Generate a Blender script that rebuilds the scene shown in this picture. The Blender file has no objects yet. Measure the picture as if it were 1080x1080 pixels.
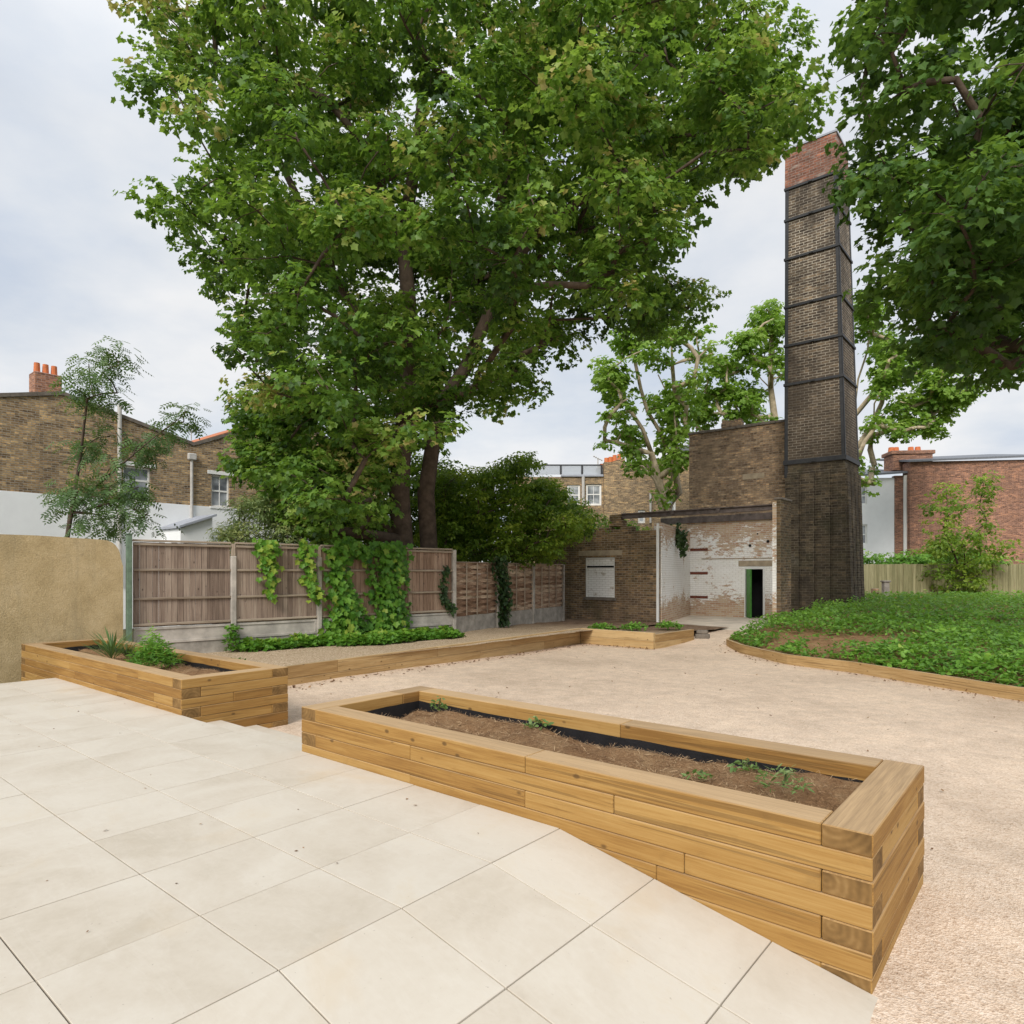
import bpy, bmesh, math, random
import numpy as np
from mathutils import noise as mnoise, Vector
random.seed(7); rng = np.random.default_rng(11)
C = bpy.context.scene.collection
PI = math.pi
# ------------------------------------------------------------------ survey numbers (metres)
F, CX, HY, CAMZ = 705.0, 540.0, 604.0, 1.435
AX = np.array([.7697, -.6384]); BX = np.array([.6384, .7697])       # site axes: s (right) and v (away)
TH = math.atan2(AX[1], AX[0])
def W(s, v): p = AX*s + BX*v; return float(p[0]), float(p[1])
def SV(x, y): return float(x*AX[0]+y*AX[1]), float(x*BX[0]+y*BX[1])
def at(px, py, Y): return ((px-CX)/F*Y, Y, CAMZ-(py-HY)/F*Y)         # survey ray at depth Y
def zz(py, Y): return CAMZ-(py-HY)/F*Y
def on_line(px, P, d):                                               # where a survey ray crosses a wall line
    k = (px-CX)/F
    t = (k*P[1]-P[0])/(d[0]-k*d[1])
    return t, P[1]+d[1]*t
def project(P):
    P = np.asarray(P); y = np.maximum(P[:, 1], .3)
    return np.stack([CX+F*P[:, 0]/y, HY-F*(P[:, 2]-CAMZ)/y], 1)
def inpoly(q, poly):
    x, y = q[:, 0], q[:, 1]; r = np.zeros(len(q), bool); n = len(poly)
    for i in range(n):
        x1, y1 = poly[i]; x2, y2 = poly[(i+1) % n]
        c = ((y1 > y) != (y2 > y)) & (x < (x2-x1)*(y-y1)/((y2-y1) or 1e-9)+x1)
        r ^= c
    return r
# ------------------------------------------------------------------ node helpers
class NT:
    def __init__(s, name):
        s.m = bpy.data.materials.new(name); s.m.use_nodes = True; s.t = s.m.node_tree; s.t.nodes.clear()
        s.out = s.t.nodes.new('ShaderNodeOutputMaterial')
    def n(s, typ, ins=None, **props):
        nd = s.t.nodes.new('ShaderNode'+typ)
        for k, v in props.items(): setattr(nd, k, v)
        for k, v in (ins or {}).items():
            sock = nd.inputs[k]
            if isinstance(v, bpy.types.NodeSocket): s.t.links.new(v, sock)
            elif v is not None:
                if isinstance(v, tuple) and len(v) == 3 and sock.type == 'RGBA': v = (*v, 1)
                sock.default_value = v
        return nd
    def noise(s, vec, scale, detail=4, rough=.55, dist=0):
        return s.n('TexNoise', {'Vector': vec, 'Scale': scale, 'Detail': detail, 'Roughness': rough, 'Distortion': dist}).outputs['Fac']
    def ramp(s, fac, stops, interp='LINEAR'):
        nd = s.n('ValToRGB', {'Fac': fac}); cr = nd.color_ramp; cr.interpolation = interp
        while len(cr.elements) < len(stops): cr.elements.new(.5)
        for e, (p, c) in zip(cr.elements, stops):
            e.position = p; e.color = (*c, 1) if isinstance(c, tuple) else (c, c, c, 1)
        return nd.outputs['Color']
    def mix(s, fac, a, b, blend='MIX'):
        nd = s.n('Mix', data_type='RGBA', blend_type=blend)
        for i, v in ((0, fac), (6, a), (7, b)):
            if isinstance(v, bpy.types.NodeSocket): s.t.links.new(v, nd.inputs[i])
            else: nd.inputs[i].default_value = (*v, 1) if isinstance(v, tuple) else v
        return nd.outputs[2]
    def math(s, op, a, b=0.0, clamp=False):
        nd = s.n('Math', {0: a, 1: b}, operation=op); nd.use_clamp = clamp; return nd.outputs[0]
    def mapping(s, vec, scale=(1, 1, 1), loc=(0, 0, 0), rot=(0, 0, 0)):
        return s.n('Mapping', {'Vector': vec, 'Scale': scale, 'Location': loc, 'Rotation': rot}).outputs[0]
    def obj(s): return s.n('TexCoord').outputs['Object']
    def attr(s, name): return s.n('Attribute', attribute_name=name)
    def bump(s, h, strength=.5, dist=.01):
        return s.n('Bump', {'Height': h, 'Strength': strength, 'Distance': dist}).outputs[0]
    def pbr(s, col, rough=.8, normal=None, spec=.3, metal=0):
        ins = {'Base Color': col, 'Roughness': rough, 'Metallic': metal, 'Specular IOR Level': spec}
        if normal is not None: ins['Normal'] = normal
        p = s.n('BsdfPrincipled', ins); return p.outputs[0]
    def done(s, sh): s.t.links.new(sh, s.out.inputs['Surface']); return s.m

def simple(name, col, rough=.7, var=.25, scale=6, metal=0, spec=.3, bump=.2):
    t = NT(name); o = t.obj(); f = t.noise(o, scale, 6, .65)
    d = tuple(c*(1-var) for c in col); l = tuple(min(1, c*(1+var)) for c in col)
    c = t.ramp(f, [(.3, d), (.7, l)])
    return t.done(t.pbr(c, rough, t.bump(t.noise(o, scale*8, 3), bump, .004), spec, metal))

def brick(name, c1, c2, mortar, stain=(.05, .045, .04), stain_amt=.5, patch=None, bw=.225, bh=.075, ms=.009, green=0, zdark=None, odd=None, efflo=0, soot=0):
    t = NT(name); o = t.obj(); sp = t.n('SeparateXYZ', {0: o})
    xy = t.math('ADD', sp.outputs[0], sp.outputs[1])
    wob = t.math('MULTIPLY', t.math('SUBTRACT', t.noise(o, 1.3, 2), .5), .03)
    vec = t.n('CombineXYZ', {0: xy, 1: t.math('ADD', sp.outputs[2], wob)}).outputs[0]
    b = t.n('TexBrick', {'Vector': vec, 'Color1': c1, 'Color2': c2, 'Mortar': mortar, 'Scale': 1.0, 'Mortar Size': ms, 'Mortar Smooth': .15,
                         'Bias': 0.0, 'Brick Width': bw, 'Row Height': bh})
    cell = t.n('TexBrick', {'Vector': vec, 'Color1': (0, 0, 0), 'Color2': (1, 1, 1), 'Mortar': (.5, .5, .5), 'Scale': 1.0, 'Mortar Size': ms, 'Brick Width': bw, 'Row Height': bh})
    col = b.outputs['Color']
    brk = t.math('SUBTRACT', 1.0, b.outputs['Fac'])
    if odd:                                                        # a few odd bricks of another colour
        vv = t.mapping(vec, (1/bw*.5, 1/bh*.5, 1))
        od = t.ramp(t.noise(vv, 1.0, 2, .5), [(.58, 0.0), (.66, 1.0)])
        col = t.mix(t.math('MULTIPLY', od, brk), col, odd)
    gr = t.noise(t.mapping(o, (9, 9, 26)), 1.0, 4, .7)
    col = t.mix(1.0, col, t.ramp(gr, [(.3, .62), (.72, 1.35)]), 'MULTIPLY')
    cellv = t.n('TexWhiteNoise', {'Vector': t.n('VectorMath', {0: t.n('CombineXYZ', {0: t.math('DIVIDE', t.math('ADD', xy, t.math('MULTIPLY', t.math('MODULO', t.math('FLOOR', t.math('DIVIDE', t.math('ADD', sp.outputs[2], wob), bh)), 2.0), bw*.5)), bw), 1: t.math('DIVIDE', t.math('ADD', sp.outputs[2], wob), bh)}).outputs[0]}, operation='FLOOR').outputs[0]}, noise_dimensions='2D').outputs['Value']
    col = t.mix(brk, col, t.mix(1.0, col, t.ramp(cellv, [(0, (.55, .52, .5)), (.4, (.9, .88, .86)), (.75, (1.12, 1.08, 1.0)), (1, (1.5, 1.38, 1.2))]), 'MULTIPLY'))
    if efflo:
        ef = t.ramp(t.noise(t.mapping(o, (1, 1, .5), (3, 1, 7)), 1.1, 7, .72), [(.58, 0.0), (.72, 1.0)]); col = t.mix(t.math('MULTIPLY', ef, efflo), col, (.55, .5, .43))
    if patch:
        pm = t.ramp(t.noise(o, .8, 6, .7), [(.52, 0.0), (.66, 1.0)]); col = t.mix(t.math('MULTIPLY', pm, .65), col, patch)
    st = t.ramp(t.noise(t.mapping(o, (1, 1, .45)), .55, 7, .68), [(.44, 0.0), (.58, 1.0)])
    col = t.mix(t.math('MULTIPLY', st, stain_amt), col, stain)
    if soot:
        so_ = t.ramp(t.noise(t.mapping(o, (1, 1, .7), (5, 2, 1)), 1.5, 8, .74), [(.47, 0.0), (.6, 1.0)]); col = t.mix(t.math('MULTIPLY', so_, soot), col, (.045, .037, .03))
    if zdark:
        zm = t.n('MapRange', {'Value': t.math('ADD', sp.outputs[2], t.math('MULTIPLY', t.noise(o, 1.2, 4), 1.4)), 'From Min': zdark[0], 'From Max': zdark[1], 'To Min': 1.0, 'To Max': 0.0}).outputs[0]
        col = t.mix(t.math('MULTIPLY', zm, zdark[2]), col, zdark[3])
    if green:
        gm = t.ramp(t.noise(o, 1.1, 5, .6), [(.5, 0.0), (.75, 1.0)]); col = t.mix(t.math('MULTIPLY', gm, green), col, (.06, .075, .025))
    h = t.math('ADD', t.math('MULTIPLY', brk, 1.0), t.math('MULTIPLY', gr, .5))
    return t.done(t.pbr(col, .92, t.bump(h, .75, .012), .15))

def whitewash(name):
    t = NT(name); o = t.obj(); sp = t.n('SeparateXYZ', {0: o}); xy = t.math('ADD', sp.outputs[0], sp.outputs[1])
    vec = t.n('CombineXYZ', {0: xy, 1: sp.outputs[2]}).outputs[0]
    b = t.n('TexBrick', {'Vector': vec, 'Color1': (.46, .27, .17), 'Color2': (.60, .47, .33), 'Mortar': (.58, .52, .44), 'Scale': 1.0, 'Mortar Size': .01, 'Mortar Smooth': .3, 'Brick Width': .225, 'Row Height': .075})
    z = sp.outputs[2]
    up = t.n('MapRange', {'Value': z, 'From Min': 1.9, 'From Max': 3.2, 'To Min': 0.0, 'To Max': .17}).outputs[0]
    lo = t.n('MapRange', {'Value': z, 'From Min': .1, 'From Max': .75, 'To Min': .2, 'To Max': 0.0}).outputs[0]
    big = t.noise(o, .9, 5, .65); sm = t.noise(t.mapping(o, (4.5, 4.5, 13)), 1.0, 4, .75)
    f = t.math('ADD', t.math('ADD', t.math('MULTIPLY', big, .45), t.math('MULTIPLY', sm, .55)), t.math('ADD', up, lo))
    bare = t.ramp(f, [(.57, 0.0), (.60, 1.0)])
    dirt = t.ramp(t.noise(o, 2.2, 6, .7), [(.4, (.95, .94, .92)), (.7, (.86, .84, .79))])
    paint = t.mix(t.math('MULTIPLY', b.outputs['Fac'], .28), dirt, (.35, .32, .28))
    col = t.mix(bare, paint, b.outputs['Color'])
    pk = t.ramp(t.noise(o, 14, 3, .7), [(.66, 0.0), (.74, 1.0)]); col = t.mix(t.math('MULTIPLY', pk, .5), col, (.2, .17, .14))
    h = t.math('ADD', t.math('SUBTRACT', 1.0, b.outputs['Fac']), t.math('MULTIPLY', t.math('SUBTRACT', sm, bare), .5))
    return t.done(t.pbr(col, .9, t.bump(h, .7, .012), .2))

def infill(name):
    t = NT(name); o = t.obj(); sp = t.n('SeparateXYZ', {0: o}); vec = t.n('CombineXYZ', {0: sp.outputs[0], 1: sp.outputs[2]}).outputs[0]
    b = t.n('TexBrick', {'Vector': vec, 'Color1': (.92, .91, .89), 'Color2': (.88, .86, .84), 'Mortar': (.66, .63, .6), 'Scale': 1.0, 'Mortar Size': .008, 'Brick Width': .225, 'Row Height': .075})
    dm = t.ramp(t.noise(t.mapping(o, (2.4, 2.4, 3.2), (.35, 0, .2)), 1.0, 6, .75), [(.57, 0.0), (.66, 1.0)])
    col = t.mix(t.math('MULTIPLY', dm, .75), b.outputs['Color'], (.34, .26, .18))
    return t.done(t.pbr(col, .85, t.bump(t.math('SUBTRACT', 1.0, b.outputs['Fac']), .5, .01), .2))
def wood(name, dark, mid, light, top=None, grain=1.0, knots=True, end=False, stain=(.10, .055, .02), rough=.75):
    t = NT(name); g = t.attr('gc').outputs['Vector']; r = t.attr('tone').outputs['Fac']
    if end:
        rr = t.noise(t.mapping(g, (3, 9, 9)), 1.0, 3); rings = t.n('TexWave', {'Vector': t.mapping(g, (0, 9, 9)), 'Scale': 1.1, 'Distortion': 2.6, 'Detail': 2.0}, wave_type='RINGS', rings_direction='X').outputs['Fac']
        col = t.ramp(t.math('ADD', t.math('MULTIPLY', rings, .10), t.math('MULTIPLY', rr, .9)), [(.3, dark), (.55, mid), (.75, light)])
        return t.done(t.pbr(col, .85, t.bump(rings, .25, .004), .2))
    fine = t.noise(t.mapping(g, (2.2, 90*grain, 90*grain)), 1.0, 5, .7, .3)
    wide = t.noise(t.mapping(g, (.9, 11*grain, 11*grain)), 1.0, 4, .6, 1.2)
    f = t.math('ADD', t.math('MULTIPLY', fine, .62), t.math('MULTIPLY', wide, .38))
    f = t.math('ADD', f, t.math('MULTIPLY', t.math('SUBTRACT', r, .5), .26))
    col = t.ramp(f, [(.35, dark), (.5, mid), (.66, light)])
    blot = t.ramp(t.noise(g, 1.7, 5, .6), [(.5, 0.0), (.75, 1.0)]); col = t.mix(t.math('MULTIPLY', blot, .22), col, dark)
    h = fine
    ck = t.ramp(t.noise(t.mapping(g, (.8, 42*grain, 42*grain)), 1.0, 2, .45, .3), [(.615, 0.0), (.65, 1.0)]); col = t.mix(t.math('MULTIPLY', ck, .42), col, stain)
    dt = t.ramp(t.noise(g, 5.5, 5, .7), [(.58, 0.0), (.74, 1.0)]); col = t.mix(t.math('MULTIPLY', dt, .22), col, stain)
    h = t.math('SUBTRACT', fine, ck)
    if knots:
        vo = t.n('TexVoronoi', {'Vector': t.mapping(g, (7, 12, 12)), 'Scale': 1.0, 'Randomness': 1.0}); d = vo.outputs['Distance']
        pick = t.math('GREATER_THAN', t.n('SeparateXYZ', {0: vo.outputs['Color']}).outputs[0], .8)
        k = t.math('MULTIPLY', t.ramp(d, [(.10, 1.0), (.2, 0.0)]), pick)
        col = t.mix(t.math('MULTIPLY', k, .8), col, stain)
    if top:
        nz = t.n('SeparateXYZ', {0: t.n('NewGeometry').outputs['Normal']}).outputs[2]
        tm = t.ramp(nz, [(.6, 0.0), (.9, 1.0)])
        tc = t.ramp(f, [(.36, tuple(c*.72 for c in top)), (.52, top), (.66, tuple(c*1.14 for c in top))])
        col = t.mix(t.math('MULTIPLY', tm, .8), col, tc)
    return t.done(t.pbr(col, rough, t.bump(h, .3, .004), .25))

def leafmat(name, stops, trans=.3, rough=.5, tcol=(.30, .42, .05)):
    t = NT(name); r = t.attr('tone').outputs['Fac']; col = t.ramp(r, stops)
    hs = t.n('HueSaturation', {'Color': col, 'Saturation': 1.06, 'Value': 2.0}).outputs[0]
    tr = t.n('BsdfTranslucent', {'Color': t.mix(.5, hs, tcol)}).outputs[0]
    return t.done(t.n('MixShader', {0: trans, 1: t.pbr(col, rough, None, .35), 2: tr}).outputs[0])

M = {}
M['paving'] = None
# ---- materials
M['stock'] = brick('stock_brick', (.30, .20, .105), (.20, .135, .075), (.30, .27, .22), stain_amt=.35, odd=(.10, .07, .05))
M['stock_yellow'] = brick('yellow_stock_brick', (.50, .36, .20), (.30, .205, .115), (.36, .32, .26), stain_amt=.25, odd=(.16, .11, .07))
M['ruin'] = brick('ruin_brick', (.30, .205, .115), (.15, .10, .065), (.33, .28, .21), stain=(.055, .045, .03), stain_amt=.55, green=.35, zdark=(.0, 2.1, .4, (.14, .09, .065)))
M['tall'] = brick('tall_wall_brick', (.50, .36, .23), (.24, .165, .115), (.34, .28, .21), stain=(.19, .14, .10), stain_amt=.35, patch=(.44, .32, .21), odd=(.58, .44, .30), efflo=.25, soot=.22, bh=.079)
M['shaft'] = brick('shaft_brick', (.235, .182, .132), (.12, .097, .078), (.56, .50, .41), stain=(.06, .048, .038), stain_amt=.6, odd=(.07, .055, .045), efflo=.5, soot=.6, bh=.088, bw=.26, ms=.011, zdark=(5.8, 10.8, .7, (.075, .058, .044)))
M['base'] = brick('shaft_base_brick', (.145, .115, .08), (.075, .061, .047), (.19, .16, .12), stain=(.075, .06, .043), stain_amt=.45, odd=(.065, .05, .038), efflo=.22, soot=.6, bh=.082, bw=.24, green=.25)
M['red'] = brick('red_brick', (.37, .155, .105), (.22, .095, .07), (.36, .30, .26), stain=(.13, .085, .065), stain_amt=.55, odd=(.48, .40, .36), bh=.085)
M['redhouse'] = brick('red_house_brick', (.44, .23, .15), (.30, .155, .10), (.40, .27, .23), stain_amt=.2)
M['white_wash'] = whitewash('flaking_whitewash')
M['infill'] = infill('painted_brick_infill')
M['white'] = simple('white_paint', (.82, .82, .80), .55, .08, 2)
M['render_white'] = simple('white_render', (.85, .86, .87), .8, .05, 1.2)
M['concrete'] = simple('weathered_concrete', (.42, .385, .34), .9, .3, 3, bump=.4)
M['concrete_dark'] = simple('old_concrete', (.31, .285, .25), .9, .35, 4, bump=.4)
M['stone'] = simple('stone_coping', (.17, .145, .12), .9, .35, 5, bump=.4)
M['lintel'] = simple('stone_lintel', (.38, .31, .22), .9, .25, 5, bump=.4)
M['floor'] = simple('screed_floor', (.60, .52, .42), .85, .25, 1.6, bump=.3)
M['tanwall'] = simple('tan_roughcast', (.46, .345, .18), .95, .22, 9, bump=.8)
def roughcast(name):
    t = NT(name); o = t.obj(); f = t.math('ADD', t.math('MULTIPLY', t.noise(o, 2.2, 7, .7), .55), t.math('MULTIPLY', t.noise(o, 60, 4, .7), .45))
    col = t.ramp(f, [(.36, (.33, .245, .125)), (.5, (.46, .35, .19)), (.64, (.56, .44, .265))])
    st = t.ramp(t.noise(t.mapping(o, (3.5, 3.5, .5)), 1.0, 6, .7), [(.5, 0.0), (.68, 1.0)]); col = t.mix(t.math('MULTIPLY', st, .4), col, (.26, .215, .13))
    ck = t.ramp(t.noise(o, 2.5, 3, .5, 2.5), [(.49, 0.0), (.5, 1.0), (.51, 0.0)]); col = t.mix(t.math('MULTIPLY', ck, .35), col, (.2, .15, .09))
    return t.done(t.pbr(col, .95, t.bump(t.noise(o, 45, 5, .75), .9, .015), .15))
M['tanwall'] = roughcast('buff_roughcast')
M['green_paint'] = simple('green_paint', (.06, .24, .035), .5, .25, 7)
M['green_post'] = simple('weathered_green_paint', (.13, .19, .13), .7, .3, 9)
M['iron'] = simple('black_iron', (.035, .036, .04), .6, .3, 8, spec=.4)
M['beam'] = simple('rusty_beam', (.13, .105, .095), .75, .45, 5, bump=.5)
M['dark'] = simple('dark_interior', (.012, .012, .013), .9, .2, 2)
M['slate'] = simple('slate_roof', (.16, .17, .19), .55, .2, 8)
M['lead'] = simple('lead_sheet', (.36, .38, .43), .6, .12, 3)
M['terracotta'] = simple('terracotta', (.58, .18, .07), .8, .2, 8)
M['tile'] = simple('clay_tile', (.48, .17, .08), .85, .25, 9)
M['pipe'] = simple('grey_pipe', (.52, .50, .47), .6, .15, 6)
M['liner'] = simple('black_liner', (.014, .014, .016), .55, .3, 9, bump=.6)
M['redboard'] = simple('red_timber_pad', (.17, .055, .035), .8, .3, 12)
M['bark'] = simple('brown_bark', (.095, .068, .05), .95, .45, 5, bump=1.0)
M['plane_bark'] = simple('pale_plane_bark', (.42, .345, .24), .9, .4, 4, bump=.5)
M['stem'] = simple('green_stem', (.07, .09, .03), .8, .3, 8)
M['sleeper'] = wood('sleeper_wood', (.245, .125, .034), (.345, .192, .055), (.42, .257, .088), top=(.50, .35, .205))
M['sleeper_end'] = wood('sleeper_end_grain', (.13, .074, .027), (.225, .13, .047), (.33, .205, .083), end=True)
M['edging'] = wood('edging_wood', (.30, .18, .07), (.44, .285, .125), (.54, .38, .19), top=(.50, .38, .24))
M['board'] = wood('fence_board', (.16, .115, .088), (.27, .20, .155), (.38, .30, .235), knots=True, stain=(.07, .05, .04), rough=.9)
M['board_red'] = wood('fence_board_ruddy', (.18, .112, .075), (.31, .205, .145), (.42, .30, .22), stain=(.07, .05, .04), rough=.9)
M['rail'] = wood('fence_rail', (.20, .15, .11), (.33, .265, .20), (.44, .36, .28), rough=.9, knots=False)
M['slat'] = wood('woven_slat', (.15, .085, .052), (.30, .19, .125), (.50, .39, .28), rough=.9, knots=False)
M['pale_fence'] = wood('pale_green_board', (.19, .185, .095), (.29, .275, .15), (.38, .355, .21), rough=.9, knots=False)
GL = NT('window_glass'); _o = GL.obj()
M['glass'] = GL.done(GL.pbr(GL.ramp(GL.noise(_o, 1.5, 2), [(.35, (.12, .135, .15)), (.65, (.52, .55, .58))]), .06, None, .8))
_t = NT('frosted_balustrade'); M['balustrade'] = _t.done(_t.n('MixShader', {0: .55, 1: _t.n('BsdfTransparent', {'Color': (.9, .92, .95)}).outputs[0], 2: _t.pbr((.55, .58, .62), .2)}).outputs[0])

def ground_mat(name, kind):
    t = NT(name); o = t.obj(); big = t.noise(o, .5, 6, .6); mid = t.noise(o, 5, 5, .65)
    if kind == 'gravel':
        vo = t.n('TexVoronoi', {'Vector': o, 'Scale': 120.0}); v2 = t.n('TexVoronoi', {'Vector': o, 'Scale': 60.0})
        a = t.n('SeparateXYZ', {0: vo.outputs['Color']}).outputs[0]; b2 = t.n('SeparateXYZ', {0: v2.outputs['Color']}).outputs[0]
        f = t.math('ADD', t.math('MULTIPLY', a, .55), t.math('MULTIPLY', b2, .45))
        col = t.ramp(f, [(.08, (.50, .365, .26)), (.3, (.64, .495, .37)), (.6, (.71, .565, .435)), (.92, (.78, .65, .53))])
        col = t.mix(1.0, col, t.ramp(big, [(.3, (.80, .775, .75)), (.5, (.98, .97, .96)), (.7, (1.07, 1.06, 1.04))]), 'MULTIPLY')
        col = t.mix(1.0, col, t.ramp(mid, [(.3, .86), (.7, 1.1)]), 'MULTIPLY')
        tw = t.ramp(t.noise(t.mapping(o, (16, 9, 9)), 1.0, 3, .7, 1.5), [(.69, 0.0), (.74, 1.0)])
        col = t.mix(t.math('MULTIPLY', tw, .6), col, (.17, .105, .07))
        return t.done(t.pbr(col, .95, t.bump(t.math('ADD', vo.outputs['Distance'], v2.outputs['Distance']), .5, .010), .15))
    if kind == 'bed':
        vo = t.n('TexVoronoi', {'Vector': o, 'Scale': 60.0}); a = t.n('SeparateXYZ', {0: vo.outputs['Color']}).outputs[0]
        col = t.ramp(a, [(.1, (.33, .225, .135)), (.5, (.52, .39, .26)), (.9, (.67, .54, .39))])
        sp = t.n('SeparateXYZ', {0: o}).outputs[1]
        f = t.n('MapRange', {'Value': t.math('ADD', sp, t.math('MULTIPLY', big, 4.0)), 'From Min': 15.0, 'From Max': 18.5}).outputs[0]
        col = t.mix(f, col, t.ramp(mid, [(.3, (.13, .082, .052)), (.7, (.30, .20, .13))]))
        return t.done(t.pbr(col, .95, t.bump(t.math('ADD', vo.outputs['Distance'], mid), .8, .02), .15))
    if kind == 'soil':
        fb = t.noise(t.mapping(o, (30, 60, 30)), 1.0, 5, .8, 2.0)
        col = t.ramp(t.math('ADD', t.math('MULTIPLY', mid, .5), t.math('MULTIPLY', fb, .5)), [(.35, (.17, .09, .045)), (.5, (.35, .205, .105)), (.65, (.52, .345, .19))])
        return t.done(t.pbr(col, .98, t.bump(fb, 1.0, .03), .1))
    col = t.ramp(t.math('ADD', t.math('MULTIPLY', big, .5), t.math('MULTIPLY', mid, .5)), [(.35, (.06, .075, .025)), (.65, (.13, .11, .06))])
    return t.done(t.pbr(col, .98, t.bump(mid, .8, .05), .1))
M['gravel'] = ground_mat('pinkish_gravel', 'gravel'); M['bed'] = ground_mat('border_gravel', 'bed'); M['soil'] = ground_mat('dry_soil', 'soil'); M['earth'] = ground_mat('rough_earth', 'earth')
def paving_mat():
    t = NT('sandstone_paving'); o = t.obj(); r = t.attr('tone').outputs['Fac']; g = t.attr('gc').outputs['Vector']
    a = t.noise(g, 1.3, 6, .62, .8); b = t.noise(g, 26, 4, .7)
    f = t.math('ADD', t.math('MULTIPLY', a, .8), t.math('ADD', t.math('MULTIPLY', b, .2), t.math('MULTIPLY', t.math('SUBTRACT', r, .5), .07)))
    col = t.ramp(f, [(.3, (.50, .438, .35)), (.45, (.565, .503, .415)), (.6, (.61, .555, .47)), (.75, (.59, .515, .405))])
    rust = t.ramp(t.noise(o, 1.15, 4, .55, .5), [(.6, 0.0), (.78, 1.0)]); col = t.mix(t.math('MULTIPLY', rust, .45), col, (.56, .42, .25))
    vein = t.ramp(t.noise(t.mapping(g, (1.2, 4.5, 1), rot=(0, 0, .4)), 1.0, 5, .6, 1.5), [(.47, 0.0), (.5, 1.0), (.53, 0.0)]); col = t.mix(t.math('MULTIPLY', vein, .07), col, (.74, .70, .64))
    sp = t.ramp(t.noise(o, 55, 2, .5), [(.72, 0.0), (.77, 1.0)]); col = t.mix(t.math('MULTIPLY', sp, .45), col, (.25, .2, .15))
    return t.done(t.pbr(col, .72, t.bump(t.math('ADD', a, t.math('MULTIPLY', b, .3)), .25, .006), .3))
M['paving'] = paving_mat()
M['leaf'] = leafmat('sycamore_leaf', [(.03, (.022, .055, .014)), (.3, (.066, .148, .022)), (.58, (.135, .25, .036)), (.82, (.24, .36, .070)), (.95, (.37, .43, .12)), (1, (.46, .38, .15))], .40)
M['leaf_dark'] = leafmat('dark_sycamore_leaf', [(.05, (.028, .07, .018)), (.5, (.078, .165, .03)), (.85, (.165, .275, .05)), (.98, (.2, .3, .06))], .38)
M['leaf_plane'] = leafmat('plane_leaf', [(.05, (.09, .18, .025)), (.5, (.20, .34, .05)), (.95, (.33, .46, .10))], .42)
M['leaf_ash'] = leafmat('pinnate_leaf', [(.05, (.04, .08, .03)), (.5, (.09, .165, .052)), (.95, (.18, .26, .085))], .28)
M['leaf_bush'] = leafmat('bush_leaf', [(.05, (.04, .085, .014)), (.5, (.13, .225, .026)), (.9, (.26, .36, .045)), (.99, (.36, .43, .07))], .45)
M['leaf_olive'] = leafmat('olive_leaf', [(.05, (.09, .14, .055)), (.5, (.21, .28, .10)), (.95, (.42, .43, .16))], .25)
M['leaf_creeper'] = leafmat('creeper_leaf', [(.05, (.03, .10, .015)), (.45, (.085, .22, .025)), (.8, (.15, .31, .035)), (.99, (.27, .36, .05))], .3)
M['leaf_ivy'] = leafmat('ivy_leaf', [(.05, (.010, .025, .008)), (.5, (.022, .052, .012)), (.95, (.06, .11, .025))], .15)
M['leaf_cover'] = leafmat('ground_cover_leaf', [(.05, (.05, .13, .02)), (.45, (.125, .28, .04)), (.85, (.23, .43, .065)), (.98, (.38, .51, .1))], .38)
M['litter'] = leafmat('dry_leaf', [(.05, (.10, .05, .025)), (.5, (.20, .115, .06)), (.95, (.33, .2, .1))], .1, .9, (.3, .15, .05))
M['straw'] = leafmat('straw', [(.05, (.10, .055, .03)), (.5, (.30, .185, .10)), (.95, (.58, .42, .25))], .1, .9, (.3, .2, .1))
M['weed'] = leafmat('weed_leaf', [(.05, (.06, .12, .03)), (.5, (.13, .22, .06)), (.95, (.27, .34, .14))], .25)

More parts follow.
